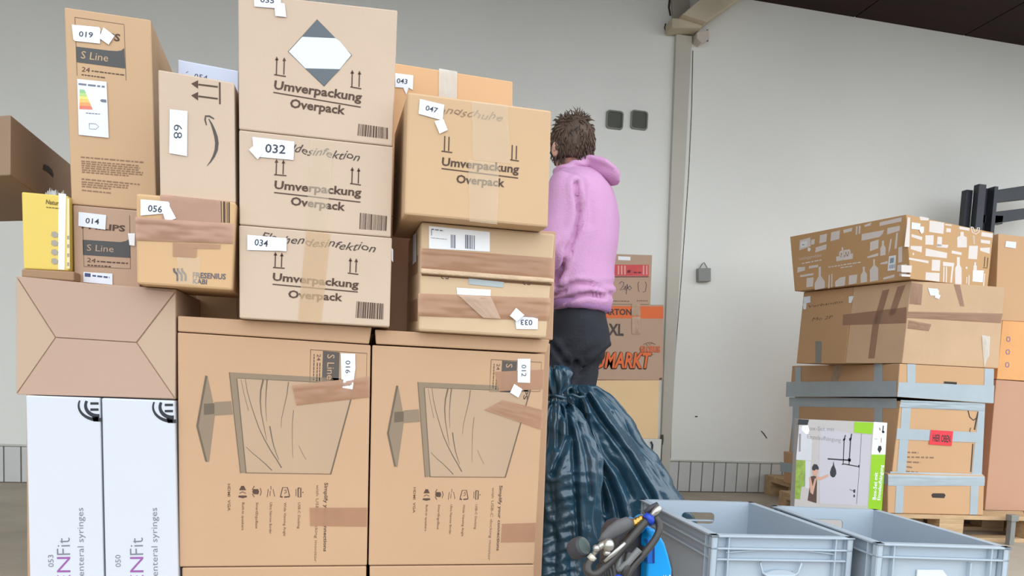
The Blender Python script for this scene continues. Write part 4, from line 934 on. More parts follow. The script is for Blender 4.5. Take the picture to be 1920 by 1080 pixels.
k = Decal(fM, INK_O); k.poly(P4((290, 130), (690, 205), (860, 210), (815, 1010), (280, 985), (275, 400))); k.build('door_picture', mat('printed_door_grey', (196, 194, 204), 0.55, 0.01), c['root'])
k = Decal(fM, INK_O); k.poly(P4((50, 110), (130, 140), (195, 280), (185, 500), (15, 490))); k.poly(P4((120, 500), (180, 510), (160, 820), (110, 800))); k.build('pale_picture', mat('printed_pale', (206, 208, 214), 0.55), c['root'])
k = Decal(fM, INK_O); k.poly(P4((15, 495), (120, 500), (115, 790), (75, 800), (60, 940), (0, 930))); k.build('leafy_picture', mat('printed_leaves', (140, 168, 72), 0.55, 0.25, 40), c['root'])
k = Decal(fM, 0.0008); k.poly(P4((672, 65), (885, 75), (870, 205), (665, 185))); k.build('lime_panel', m_lime, c['root'])
k = Decal(fM, 0.0008)
k.line(P4((570, 215), (555, 270), (545, 540)), 2.2, 1.6); k.line(P4((640, 200), (628, 265), (610, 550)), 2.4, 1.8); k.poly(P4((545, 255), (572, 250), (565, 275), (540, 278))); k.poly(P4((612, 250), (642, 240), (636, 272), (612, 280)))
k.line(P4((370, 482), (520, 492), (630, 498)), 2.6); k.poly(P4((600, 475), (632, 480), (630, 515), (600, 510))); k.line(P4((530, 545), (560, 540), (720, 570)), 2.0); k.line(P4((720, 550), (722, 580)), 2)
k.poly(P4((436, 505), (446, 560), (465, 610), (468, 650), (450, 685), (425, 692), (400, 670), (396, 630), (412, 580), (428, 555))); k.line(P4((750, 200), (735, 480), (712, 780), (695, 990)), 0.7)
k.poly(P4((658, 828), (682, 826), (680, 865), (660, 862))); k.poly(P4((660, 885), (678, 885), (676, 915), (660, 912))); k.line(P4((615, 825), (660, 845)), 1.0)
k.poly(P4((40, 35), (160, 42), (145, 100), (35, 98)))
k.poly(P4((195, 575), (215, 540), (250, 545), (270, 580), (268, 605), (235, 600), (220, 625), (195, 610)))
k.build('black_print', m_blk, c['root'])
k = Decal(fM, 0.0009); k.poly(P4((195, 605), (220, 615), (240, 600), (262, 605), (262, 640), (245, 670), (215, 670), (200, 645))); k.poly(P4((240, 665), (280, 690), (370, 655), (382, 680), (290, 725), (240, 710))); k.poly(P4((160, 690), (180, 690), (200, 790), (225, 700), (245, 705), (205, 885), (175, 860))); k.build('figure_skin_print', mat('printed_skin', (204, 160, 140), 0.6), c['root'])
k = Decal(fM, 0.0008); k.poly(P4((180, 680), (215, 672), (248, 680), (250, 760), (245, 980), (145, 950), (165, 820), (175, 760))); k.build('figure_shirt_print', mat('printed_brown_shirt', (84, 62, 54), 0.6), c['root'])
k = Decal(fM, 0.0008); k.text('Box-Set mit', (1512, 806.5), (1564, 808.5), 8, -0.005); k.text('Einzelaufhängung', (1513, 822), (1576, 829), 8, -0.005); k.line(P4((60, 200), (55, 400)), 3.5); k.build('printed_text', mat('mid_grey_print', (146, 140, 140), 0.6), c['root'])
k = Decal(fM, 0.0012); k.poly(P4((80, 110), (150, 105), (165, 160), (150, 205), (120, 200), (78, 160))); k.build('small_tag', m_wh, c['root'])

# neighbours at the right edge
mR = mat('tall_pinkish_cardboard', (204, 160, 132), 0.75, 0.03, 3)
AR = PC + V * 0.06; AR2 = PC + V * 0.16
c = stackbox('tall_carton', 'tall pinkish brown carton at the right edge, standing on the pallet beside the taped stack', [(1868, 712), (1990, 720), (1966, 975), (1846, 965)], 0, mR, anchor=AR2, z0=0.146, depth=0.6)
c = stackbox('orange_box', 'bright orange printed box at the right edge, above the tall pinkish carton', [(1880, 601), (1990, 608), (1985, 718), (1869, 711)], 0, mat('orange_board', (240, 176, 112), 0.6, 0.04), anchor=AR2, depth=0.4)
k = Decal(c['face'], 0.001)
for x_, y_ in ((1890.5, 636), (1889.5, 660), (1888.5, 684)): k.rect_line([(x_ - 3.4, y_), (x_ - 2, y_ - 4), (x_ + 2, y_ - 4), (x_ + 3.4, y_), (x_ + 2, y_ + 4), (x_ - 2, y_ + 4)], 1.6)
k.build('printed_symbols', mat('violet_print', (140, 120, 160), 0.6), c['root'])
c = stackbox('side_carton', 'plain light tan carton with a white label at the right edge, beside the patterned carton', [(1872, 438), (1990, 452), (1985, 607), (1866, 600)], 0, mG1, anchor=AR2, depth=0.4)
number_label(c, [(1886, 452), (1905, 454), (1904, 466), (1884, 463)], None, 0, 0, 0)

# dark steel rack behind
m_rk = mat('dark_steel', (62, 66, 72), 0.45, 0.08, 10, metal=0.3)
YR = 4.78
f = Face((0, YR, 0), (0, -1, 0)); g = on_y(1838, 600, YR)
t = thing('steel_rack', 'dark steel rack frame rising behind the stack at the right edge', 'rack', (g.x, YR, 0))
def post(x0, x1, nm, y0, dy, e):
    a = f.at(x0, y0); b = f.at(x1, y0); mb = MB(); mb.box((a.x, YR + e, 0), (b.x, YR + e + dy, a.z)); mb.build(nm, m_rk, t, bevel=0.003)
post(1817, 1829, 'post', 354, 0.05, 0.02); post(1828, 1842, 'post', 347, 0.05, -0.04); post(1842, 1853, 'post', 352, 0.04, 0.0); post(1855, 1862, 'post', 352, 0.07, -0.05)
for q in (((1862, 357), (1990, 338), (1990, 366), (1862, 380)), ((1858, 398), (1990, 382), (1990, 400), (1858, 420)), ((1840, 402), (1882, 404), (1880, 420), (1838, 418))):
    mb = MB(); w = [f.at(*p) for p in q]; mb.hexa([w[3], w[2], w[1], w[0]], [v + Vector((0, 0.05, 0)) for v in (w[3], w[2], w[1], w[0])]); mb.build('beam', m_rk, t, bevel=0.003)
# rolled grey things between the pallets at the right edge
f = None
t = thing('grey_strut', 'grey metal strut standing at the right edge in front of the pallet', 'strut', on_z(1893, 1030, 0.0))
b0 = T_(0.66, -0.10, 0.0); mb = MB(); mb.box((b0.x, b0.y, 0.0), (b0.x + 0.03, b0.y + 0.03, 0.16)); 
t.location = b0; mb.build('upright', mat('dull_zinc', (150, 152, 150), 0.5, 0.05, metal=0.4), t, bevel=0.002)
mb = MB(); mb.box((b0.x - 0.008, b0.y - 0.006, 0.13), (b0.x + 0.04, b0.y + 0.035, 0.165)); mb.build('bracket', mat('dull_zinc', (0, 0, 0)), t, bevel=0.003)
# ---------------------------------------------------------------- grey plastic bins
m_bin = mat('grey_blue_plastic', (184, 198, 210), 0.42, 0.015, 2, spec=0.5)
m_sheet = mat('white_card_insert', (226, 232, 240), 0.5, 0.01)
def bin_(fl, fr, label, back=0.625, h=0.36, door=False):
    """open stacking bin; fl, fr: the two front corners of the rim"""
    fl = Vector(fl); fr = Vector(fr); fr.y += 0.012; w = (fr - fl).length; X = (fr - fl).normalized(); Yv = Vector((-X.y * 0.3, X.x, 0)).normalized()
    O = Vector((fl.x, fl.y, 0)); W = lambda x, y, z: O + X * x + Yv * y + Vector((0, 0, z))
    t = thing('stacking_bin', label, 'plastic bin', W(w / 2, back / 2, 0), 'grey stacking bins')
    th = 0.004; ins = 0.022
    def plate(P3, outer, hole, n, thk):
        """upright plate with an opening; outer/hole in the plate's own u,z"""
        bm = bmesh.new(); es = []
        for loop in [outer] + ([hole] if hole else []):
            vs = [bm.verts.new(P3(u, z)) for u, z in loop]
            for i in range(len(vs)): es.append(bm.edges.new((vs[i], vs[(i + 1) % len(vs)])))
        bmesh.ops.triangle_fill(bm, use_beauty=True, use_dissolve=False, edges=es)
        r = bmesh.ops.extrude_face_region(bm, geom=list(bm.faces))
        for v in [g for g in r['geom'] if isinstance(g, bmesh.types.BMVert)]: v.co += n * thk
        bm.normal_update()
        k = len(body.v); idx = {v: i for i, v in enumerate(bm.verts)}
        body.add([v.co.copy() for v in bm.verts], [[idx[v] for v in f_.verts] for f_ in bm.faces]); bm.free()
    body = MB()
    lo = 0.012
    def rr2(x0, x1, z0, z1, r):
        out = []
        for cx_, cz_, a0 in ((x1 - r, z1 - r, 0), (x0 + r, z1 - r, 90), (x0 + r, z0 + r, 180), (x1 - r, z0 + r, 270)):
            for k_ in range(5): a_ = math.radians(a0 + k_ * 22.5); out.append((cx_ + r * math.cos(a_), cz_ + r * math.sin(a_)))
        return out
    grip = rr2(w / 2 - 0.062, w / 2 + 0.062, h - 0.082, h - 0.040, 0.015)
    wall = [(ins + 0, lo), (w - ins, lo), (w - ins, h), (ins, h)]
    plate(lambda u, z: W(u, ins, z), wall, None, Yv, th)
    plate(lambda u, z: W(u, back - ins - th, z), wall, grip, Yv, th)
    sw = [(ins, lo), (back - ins, lo), (back - ins, h), (ins, h)]
    plate(lambda u, z: W(ins, u, z), sw, None, X, th); plate(lambda u, z: W(w - ins - th, u, z), sw, None, X, th)
    body.hexa([W(ins, ins, lo), W(w - ins, ins, lo), W(w - ins, back - ins, lo), W(ins, back - ins, lo)], [W(ins, ins, lo + th), W(w - ins, ins, lo + th), W(w - ins, back - ins, lo + th), W(ins, back - ins, lo + th)])
    b = body.build('bin_body', m_bin, t)
    # rim and collars
    def collar(z0, z1, o, nm):
        mb = MB()
        for a, c_ in (((o, o), (w - o, ins + 0.001)), ((o, back - ins - 0.001), (w - o, back - o)), ((o, o), (ins + 0.001, back - o)), ((w - ins - 0.001, o), (w - o, back - o))):
            q = lambda z: [W(a[0], a[1], z), W(c_[0], a[1], z), W(c_[0], c_[1], z), W(a[0], c_[1], z)]
            mb.hexa(q(z0), q(z1))
        mb.build(nm, m_bin, t, bevel=0.0012, seg=1)
    collar(h - 0.006, h, 0.0, 'rim'); collar(h - 0.042, h - 0.037, 0.003, 'collar'); collar(h - 0.074, h - 0.069, 0.005, 'collar') if not door else None
    # upright ribs
    def rib_front(x, z0=0.012, wd=0.004):
        rb = MB(); q = lambda y0, y1, z: [W(x, y0, z), W(x + wd, y0, z), W(x + wd, y1, z), W(x, y1, z)]; rb.hexa(q(0.004, ins, z0), q(0.004, ins, h - 0.003)); rb.build('rib', m_bin, t, bevel=0.0008, seg=1)
    def rib_side(y, s, z0=0.012, wd=0.004):
        rb = MB(); x0, x1 = ((0.004, ins) if s < 0 else (w - ins, w - 0.004)); q = lambda z: [W(x0, y, z), W(x1, y, z), W(x1, y + wd, z), W(x0, y + wd, z)]; rb.hexa(q(z0), q(h - 0.003)); rb.build('rib', m_bin, t, bevel=0.0008, seg=1)
    for x_ in (0.003, 0.018, 0.053, w - 0.057, w - 0.022, w - 0.007): rib_front(x_)
    for s_ in (-1, 1):
        for y_ in (0.004, 0.022, 0.05, back - 0.054, back - 0.022): rib_side(y_, s_)
    if not door:
        # closed grip ring with its cup, arched collar and card
        g = MB(); cx_ = w / 2
        ring = [(cx_ - 0.058, h - 0.072), (cx_ + 0.058, h - 0.072), (cx_ + 0.064, h - 0.080), (cx_ + 0.055, h - 0.108), (cx_ + 0.040, h - 0.118), (cx_ - 0.040, h - 0.118), (cx_ - 0.055, h - 0.108), (cx_ - 0.064, h - 0.080)]
        g.tube([W(u, 0.009, z) for u, z in ring], 0.0035, 8, closed=True); g.build('grip_ring', m_bin, t, smooth=True)
        g = MB(); arc = [(cx_ + 0.05 * a, h - 0.112 + 0.012 * (1 - a * a)) for a in [i / 5 - 1 for i in range(11)]]
        g.loft([[W(u, 0.008, h - 0.116) for u, z in arc] + [W(u, 0.008, z) for u, z in arc[::-1]], [W(u, ins, h - 0.116) for u, z in arc] + [W(u, ins, z) for u, z in arc[::-1]]]); g.build('grip_lip', m_bin, t)
        g = MB(); g.tube([W(x_, 0.010, h - 0.052 + 0.011 * math.sin(math.pi * (x_ - 0.05) / (w - 0.1))) for x_ in [0.05 + (w - 0.1) * i / 16 for i in range(17)]], 0.0022, 6); g.build('arched_rib', m_bin, t, smooth=True)
        g = MB(); g.box((0, 0, 0), (1, 1, 1), Matrix.Translation(W(cx_ - 0.048, 0.012, h - 0.20)) @ Matrix((X * 0.094, Yv * 0.003, Vector((0, 0, 0.078)))).transposed().to_4x4()); o = g.build('card_insert', m_sheet, t)
        Decal(Face(W(cx_, 0.0115, 0), Yv), 0.0004).greek((1449, 1071), (1486, 1072), 2.4, 3).build('card_print', mat('mid_grey_print', (0, 0, 0)), o)
    else:
        g = MB(); x0 = w / 2 - 0.065
        g.hexa([W(x0, -0.004, h - 0.165), W(x0 + 0.145, -0.004, h - 0.165), W(x0 + 0.145, 0.02, h - 0.165), W(x0, 0.02, h - 0.165)], [W(x0, -0.004, h - 0.155), W(x0 + 0.145, -0.004, h - 0.155), W(x0 + 0.145, 0.02, h - 0.155), W(x0, 0.02, h - 0.155)])
        g.loft([[W(x0, 0.014, h - 0.155), W(x0 + 0.145, 0.014, h - 0.155), W(x0 + 0.075, 0.014, h - 0.074), W(x0, 0.014, h - 0.076)], [W(x0, 0.020, h - 0.155), W(x0 + 0.145, 0.020, h - 0.155), W(x0 + 0.075, 0.020, h - 0.074), W(x0, 0.020, h - 0.076)]])
        g.build('card_insert', m_sheet, t, bevel=0.001)
        g = MB(); g.hexa([W(w / 2 + 0.085, 0.006, 0.02), W(w / 2 + 0.089, 0.006, 0.02), W(w / 2 + 0.089, ins, 0.02), W(w / 2 + 0.085, ins, 0.02)], [W(w / 2 + 0.085, 0.006, h - 0.05), W(w / 2 + 0.089, 0.006, h - 0.05), W(w / 2 + 0.089, ins, h - 0.05), W(w / 2 + 0.085, ins, h - 0.05)]); g.build('card_rail', m_bin, t)
    return t
bin_(on_z(1335, 1003.5, 0.36), on_z(1609, 1010.5, 0.36), 'open grey blue plastic bin, the left and nearer of the two beside the rubbish bags')
bin_(on_z(1616, 1011, 0.36) + Vector((0.010, -0.055, 0)), on_z(1905, 1029, 0.36), 'open grey blue plastic bin, the right one, cut off by the right edge', door=True)

# ---------------------------------------------------------------- rubbish bags
m_bag = mat('dark_teal_film', (42, 78, 98), 0.25, 0.12, 5, 0.3, 34, spec=0.8)
def crease(x, y, lines):
    d_ = 0.0
    for pts_, dp, wd in lines:
        best = 1e9
        for (x0, y0), (x1, y1) in zip(pts_, pts_[1:]):
            L2 = (x1 - x0) ** 2 + (y1 - y0) ** 2; u_ = max(0, min(1, ((x - x0) * (x1 - x0) + (y - y0) * (y1 - y0)) / L2))
            best = min(best, math.hypot(x - x0 - u_ * (x1 - x0), y - y0 - u_ * (y1 - y0)))
        d_ += dp * (math.exp(-(best / wd) ** 2) - 0.45 * math.exp(-((best - 2.4 * wd) / (1.3 * wd)) ** 2))
    return d_
def bag(label, rings, Y, ryf, seed, folds, name='rubbish_bag', lines=(), wrinkle=0.0):
    """rings: (photo y, left x, right x); depth radius from ryf"""
    pts = []
    for (y, a, b) in rings:
        A_, B_ = on_y(a, y, Y), on_y(b, y, Y); pts.append(((A_ + B_) / 2, (B_ - A_).length / 2))
    # floor ring
    NR, NS = 150, 240
    zs = [p[0].z for p in pts]
    out = []
    for i in range(NR + 1):
        u = i / NR * (len(pts) - 1); k = min(int(u), len(pts) - 2); fr_ = u - k
        def cr(g):
            g0, g1, g2, g3 = g(max(k - 1, 0)), g(k), g(k + 1), g(min(k + 2, len(pts) - 1))
            return 0.5 * ((2 * g1) + (g2 - g0) * fr_ + (2 * g0 - 5 * g1 + 4 * g2 - g3) * fr_ ** 2 + (3 * g1 - g0 - 3 * g2 + g3) * fr_ ** 3)
        c_ = cr(lambda j: pts[j][0]); rx = cr(lambda j: pts[j][1]); ry = min(rx, ryf) if i else rx
        ring = []; t_ = i / NR
        for j in range(NS):
            th = 2 * math.pi * j / NS
            fold = 0.0
            for (fk, ph, tw, am) in folds: fold += am * (1 - abs(math.sin(0.5 * (fk * th + ph + tw * t_)))) 
            neck = math.exp(-((rx - 0.03) / 0.10)) * 0.10 + 0.022
            v = Vector((math.cos(th), math.sin(th), 0))
            P_ = c_ + Vector((v.x * rx, v.y * ry, 0))
            wv = noise.noise(P_ * 3.1 + Vector((seed, 9, 0))) * 0.35
            n1 = noise.noise(P_ * 5 + Vector((seed, 0, 0))); n2 = 1 - abs(noise.noise(Vector((P_.x * 5, P_.y * 5, (P_.z + P_.x * 0.35 + wv * 0.4) * 15)) + Vector((seed * 3, 5, 0)))) * 2
            n3 = noise.noise(P_ * 24); n4 = 1 - 2 * abs(noise.noise(Vector(((P_.x + P_.z * 0.5) * 11 + wv * 3, P_.y * 9, (P_.z - P_.x * .6) * 4 + seed))))
            s_ = 1 - fold * neck / max(rx, 0.03) * 0.6 + (n1 * 0.045 + n2 * 0.009 + n3 * 0.003 + n4 * 0.012) / max(rx, 0.05)
            if fold == 0: s_ = 1
            q = c_ + Vector((v.x * rx * s_, v.y * ry * s_, 0)); q.z += (n1 * 0.012 if 0 < i < NR else 0)
            if math.sin(th) < 0.25 and (lines or wrinkle):
                px_, py_ = pix(q); q.y += crease(px_, py_, lines)
                if wrinkle:
                    mk = max(0, min(1, (py_ - 850) / 50)) * max(0, min(1, (1092 - px_) / 25))
                    q.y += wrinkle * mk * (abs(math.sin((py_ + 0.28 * px_ + 5 * noise.noise(Vector((px_ / 22, py_ / 22, 1)))) / 6.2)) - 0.5)
            q.z = max(q.z, 0.002)
            ring.append(q)
        out.append(ring)
    mb = MB(); mb.loft(out)
    c_ = pts[-1][0]
    t = thing(name, label, 'rubbish bag', (c_.x, Y, 0), 'dark teal rubbish bags')
    mb.build('bag_film', m_bag, t, smooth=True)
    return t, pts
t, pts = bag('dark teal rubbish bag with knotted ruffled neck, right against the monitor carton 012', [(752, 1024, 1066), (765, 1014, 1080), (790, 1002, 1098), (830, 996, 1112), (880, 990, 1122), (940, 985, 1128), (1000, 982, 1132), (1060, 984, 1130), (1085, 992, 1120), (1112, 1010, 1098)],
    2.65, 0.125, 3.1, ((5, 0.4, 1.5, 0.5), (9, 1.0, -1.2, 0.4), (14, 2.0, 2.0, 0.25)), wrinkle=0.013,
    lines=(([(1063, 756), (1066, 814), (1050, 859), (1036, 890)], 0.020, 4), ([(1064, 760), (1075, 832), (1077, 885), (1081, 937), (1085, 1010)], 0.018, 3.5), ([(1056, 758), (1048, 800), (1046, 840)], 0.012, 4), ([(1070, 765), (1088, 810), (1100, 860), (1108, 930)], 0.012, 4)))
# knot and ruffled top
mb = MB(); rr = random.Random(9); top = []
NS = 140
for i, (y, a, b) in enumerate([(762, 1027, 1064), (750, 1033, 1058), (738, 1035, 1054), (722, 1022, 1064), (704, 1014, 1068), (692, 1016, 1062), (690, 1026, 1050), (700, 1034, 1044)]):
    A_, B_ = on_y(a, y, 2.65), on_y(b, y, 2.65); c_ = (A_ + B_) / 2; rx = (B_ - A_).length / 2
    ring = []
    for j in range(NS):
        th = 2 * math.pi * j / NS
        s_ = 1 + (0.16 if i > 1 else 0.08) * math.sin(9 * th + i * 0.9) + 0.10 * math.sin(17 * th - i * 1.3) + 0.12 * noise.noise(Vector((math.cos(th) * 2, math.sin(th) * 2, i * 0.8)))
        ring.append(c_ + Vector((math.cos(th) * rx * s_, math.sin(th) * min(rx, 0.09) * s_, 0.012 * math.sin(7 * th + i))))
    top.append(ring)
mb.loft(top); mb.build('ruffled_top', m_bag, t, smooth=True)
mb = MB(); c_ = on_y(1045, 743, 2.65)
mb.tube([c_ + Vector((math.cos(a) * 0.030, math.sin(a) * 0.030, 0.004 * math.sin(a * 2))) for a in [k * 2 * math.pi / 16 for k in range(16)]], 0.006, 8, closed=True)
mb.tube([c_ + Vector(v) for v in ((0.028, -0.01, 0), (0.05, -0.02, 0.01), (0.075, -0.03, 0.0), (0.10, -0.02, 0.006))], 0.005, 8); mb.build('knot', m_bag, t, smooth=True)
bag('wide sloping dark teal rubbish bag without a visible knot, reaching the grey bins', [(722, 1062, 1112), (728, 1052, 1124), (744, 1052, 1144), (775, 1056, 1166), (812, 1062, 1194), (865, 1072, 1237), (930, 1084, 1273), (990, 1094, 1292), (1045, 1104, 1292), (1085, 1130, 1270)],
    2.88, 0.105, 8.7, ((4, 2.4, 0.8, 0.6), (7, 0.2, -1.0, 0.4), (12, 1.2, 1.6, 0.22)),
    lines=(([(1086, 745), (1092, 799), (1116, 855), (1140, 900), (1158, 945), (1170, 1000)], 0.030, 5), ([(1100, 745), (1127, 787), (1176, 851), (1221, 930), (1240, 980)], 0.022, 4), ([(1072, 735), (1094, 790), (1108, 830), (1126, 880), (1136, 960)], 0.022, 4), ([(1118, 735), (1150, 780), (1190, 830), (1240, 905)], 0.010, 6), ([(1101, 784), (1130, 850), (1160, 880), (1185, 930)], 0.012, 5)))

# ---------------------------------------------------------------- compressor with hose and inflator gun
YC = 1.62
f = Face((0, YC, 0), (0, -1, 0)); A3 = lambda x, y, e=0.0: f.at(1080 + x / 7.2, 930 + y / 7.2, e)
c0 = on_y(1200, 1080, YC)
t = thing('air_compressor', 'blue and black portable air compressor with black hose, in front of the grey bins', 'compressor', (c0.x, YC + 0.08, 0))
m_cb = mat('black_plastic', (62, 63, 68), 0.5, 0.06, 6); m_blue = mat('bright_blue_plastic', (10, 158, 236), 0.35, 0.02, 3); m_blue2 = mat('deep_blue_plastic', (20, 104, 200), 0.4, 0.03)
m_rub = mat('black_rubber_hose', (58, 55, 52), 0.38, 0.08, 10, spec=0.5); m_met = mat('worn_bright_metal', (190, 188, 182), 0.3, 0.12, 30, metal=0.8); m_brass = mat('brass', (206, 164, 84), 0.3, 0.1, 20, metal=0.9)
def solid(px, e0, e1, nm, m, par, bevel=0.006, z0=None, seg=3):
    a = [A3(x, y, -e0) for x, y in px]; b = [A3(x, y, -e1) for x, y in px]
    if z0 is not None:
        zm = min(v.z for v in a)
        for L in (a, b):
            for v in L:
                if v.z < zm + 0.02: v.z = z0
    mb = MB(); mb.loft([a, b]); return mb.build(nm, m, par, bevel=bevel, seg=seg)
Z1 = 1400
solid([(600, Z1), (985, Z1), (985, 640), (960, 520), (900, 460), (800, 455), (700, 490), (630, 580), (600, 700)], 0.035, 0.16, 'motor_housing', m_cb, t, 0.012, z0=0.0)
s = solid([(950, Z1), (1345, Z1), (1300, 1000), (1250, 800), (1200, 640), (1130, 520), (1060, 450), (990, 440), (960, 470), (1000, 560), (960, 600), (955, 700), (960, 860), (965, 920)], 0.0, 0.15, 'blue_casing', m_blue, t, 0.006, z0=0.0)
solid([(958, 590), (1055, 590), (1055, 910), (958, 910)], -0.002, 0.02, 'switch_panel', m_blue2, s, 0.002)
solid([(1030, 600), (1058, 600), (1058, 905), (1030, 905)], -0.003, 0.02, 'panel_shadow_edge', mat('shadow_blue', (18, 58, 130), 0.4), s, 0.001)  # dark blue strip paints the shade along the panel's edge
solid([(925, 700), (958, 700), (958, 900), (925, 900)], 0.01, 0.05, 'side_grip', m_cb, t, 0.004)
k = Decal(f, 0.0015); k.text('Druckluft', (1226, 1092), (1260, 1088), 11, 0.03); k.build('printed_text', mat('white_tag_paper', (0, 0, 0)), s)
mb = MB(); mb.ball(A3(905, 395, -0.02), (0.018, 0.016, 0.022), 14, 9); mb.tube([A3(940, 470, -0.02), A3(905, 410, -0.02), A3(860, 385, -0.02)], 0.011, 10); mb.build('hose_port', m_blue, t, smooth=True)
mb = MB(); mb.tube([A3(1205, 660, -0.06), A3(1280, 760, -0.05), A3(1330, 880, -0.04), A3(1355, 1020, -0.04), A3(1370, 1250, -0.04)], 0.0075, 10); mb.build('power_lead', m_cb, t, smooth=True)
def hose(pts, r, nm='air_hose', m=m_rub, sub=6):
    P_ = [A3(*p) for p in pts]; out = []
    for i in range(len(P_) - 1):
        a, b, c_, d_ = P_[max(i - 1, 0)], P_[i], P_[i + 1], P_[min(i + 2, len(P_) - 1)]
        for k_ in range(sub):
            u = k_ / sub; out.append(0.5 * ((2 * b) + (c_ - a) * u + (2 * a - 5 * b + 4 * c_ - d_) * u * u + (3 * b - a - 3 * c_ + d_) * u ** 3))
    out.append(P_[-1]); mb = MB(); mb.tube(out, r, 12); return mb.build(nm, m, t, smooth=True)
hose([(105, 800, .05), (60, 860, .055), (62, 930, .06), (120, 965, .06), (230, 930, .055), (400, 780, .05), (560, 620, .045), (720, 450, .04), (880, 290, .035)], 0.0095)
hose([(1000, 250, .03), (1040, 330, .035), (1030, 420, .04), (960, 540, .045), (820, 700, .05), (660, 860, .055), (560, 1000, .06), (500, 1200, .06)], 0.0085)
hose([(560, 620, .02), (640, 560, .02), (700, 480, .02), (780, 430, .015)], 0.0065, 'thin_hose')
hose([(560, 660, .03), (480, 900, .05), (560, 830, .06), (640, 740, .06), (730, 640, .06)], 0.008, 'thin_hose', mat('grey_rubber', (120, 122, 122), 0.35))
hose([(620, 700, .05), (560, 860, .06), (540, 1000, .06), (600, 1200, .06)], 0.009)
hose([(290, 900, .02), (300, 1000, .03), (280, 1250, .03)], 0.010); hose([(340, 880, .0), (400, 1000, .01), (420, 1250, .02)], 0.012)
hose([(420, 860, -.02), (470, 960, -.01), (500, 1250, .0)], 0.014)
mb = MB(); mb.tube([A3(880, 290, .035), A3(930, 250, .034)], 0.014, 12); mb.tube([A3(905, 255, .045), A3(945, 320, .03)], 0.009, 8); mb.build('blue_clip', mat('royal_blue_plastic', (34, 70, 190), 0.4), t, smooth=True)
mb = MB(); mb.tube([A3(450, 960, .07), A3(420, 1080, .07), A3(415, 1150, .07)], [.008, .010, .010], 10); mb.build('blue_clip', mat('royal_blue_plastic', (0, 0, 0)), t, smooth=True)
mb = MB(); mb.tube([A3(930, 250, .034), A3(965, 210, .034), A3(980, 190, .034), A3(1060, 110, .034)], [.006, .006, .008, .008], 12); mb.build('steel_coupling', m_met, t, smooth=True)
mb = MB(); mb.tube([A3(890, 205, .02), A3(980, 135, .02), A3(1060, 90, .02)], [.006, .007, .006], 12); mb.build('dark_coupling', m_cb, t, smooth=True)
mb = MB(); mb.tube([A3(x, y, .02) for x, y in ((725, 370), (745, 350), (760, 340), (775, 330), (795, 318), (815, 308), (835, 292), (865, 270))], [.012, .009, .013, .009, .012, .008, .011, .008], 12); mb.build('brass_fitting', m_brass, t, smooth=True)
# inflator gun
g = MB(); g.tube([A3(270, 590, .03), A3(340, 520, .03), A3(430, 450, .03), (A3(540, 380, .03)), A3(640, 335, .03), A3(700, 330, .03)], [.007, .012, .016, .018, .016, .010], 16, flat=0.75)
gun = g.build('inflator_gun', mat('grey_black_plastic', (96, 96, 98), 0.5, 0.08, 14), t, smooth=True)
g = MB(); g.tube([A3(150, 740, .045), A3(200, 660, .045), A3(260, 610, .045), A3(340, 590, .045), A3(380, 540, .045)], [.006, .007, .008, .012, .008], 12); g.ball(A3(345, 600, .05), (.014, .014, .016), 12, 8); g.ball(A3(185, 640, .05), .009, 10, 7); g.ball(A3(330, 700, .05), (.010, .010, .008), 10, 7); g.build('valve_metal', m_met, gun, smooth=True)
g = MB(); g.tube([A3(100, 790, .05), A3(150, 735, .05)], [.0095, .0095], 12); g.build('hose_ferrule', mat('pale_ferrule', (212, 206, 192), 0.35, 0.05, metal=0.3), gun, smooth=True)
g = MB(); g.tube([A3(270, 800, .06), A3(400, 690, .06), A3(545, 555, .06)], [.004, .006, .004], 8, flat=0.5); g.build('trigger_lever', m_met, gun, smooth=True)
g = MB(); a = A3(60, 640, .03); ax = Vector((0.55, -0.7, 0.45)).normalized()
up_ = ax.orthogonal().normalized(); w_ = ax.cross(up_)
circ = lambda c_, r_: [c_ + (up_ * math.cos(q) + w_ * math.sin(q)) * r_ for q in [k_ * 2 * math.pi / 28 for k_ in range(28)]]
ctr = A3(40, 640, .03)
g.loft([circ(ctr - ax * .03, .021), circ(ctr - ax * .02, .024), circ(ctr, .024), circ(ctr + ax * .004, .021)]); gg = g.build('pressure_gauge', m_cb, gun, smooth=False, bevel=0.001)
g = MB(); g.loft([circ(ctr + ax * .0035, 0.0195), circ(ctr + ax * .0055, 0.0195)]); g.build('gauge_dial', mat('dial_glass', (96, 106, 104), 0.12, 0.2, 12), gg)
# ---------------------------------------------------------------- person seen from behind
YP = 3.10
fP = Face((0, YP, 0), (0, -1, 0))
def Q(x, y, e=0.0):                      # point of the person's plane, e metres nearer to us
    p = on_y(x, y, YP); p.y -= e; return p
root = thing('person', 'person seen from behind in a pink lilac hoodie and black trousers, working behind the boxes', 'person', (Q(1085, 577).x, YP, 0))
D = Vector((-0.80, 0.60, 0)); RV = Vector((D.y, -D.x, 0))        # where the chest faces, and the person's right
ZP = lambda y, x=1090: on_y(x, y, YP).z
ctr = lambda x, y: on_y(x, y, YP)
m_skin = mat('light_skin', (226, 176, 152), 0.55, 0.05, 12)
m_hood = mat('lilac_pink_fleece', (222, 168, 212), 0.9, 0.03, 4, 0.25, 120)
m_trs = mat('black_cotton', (44, 46, 54), 0.85, 0.08, 6, 0.3, 90)
m_hair = mat('brown_hair', (96, 78, 66), 0.6, 0.3, 30, 0.3, 120, stretch=(1, 1, 0.3))
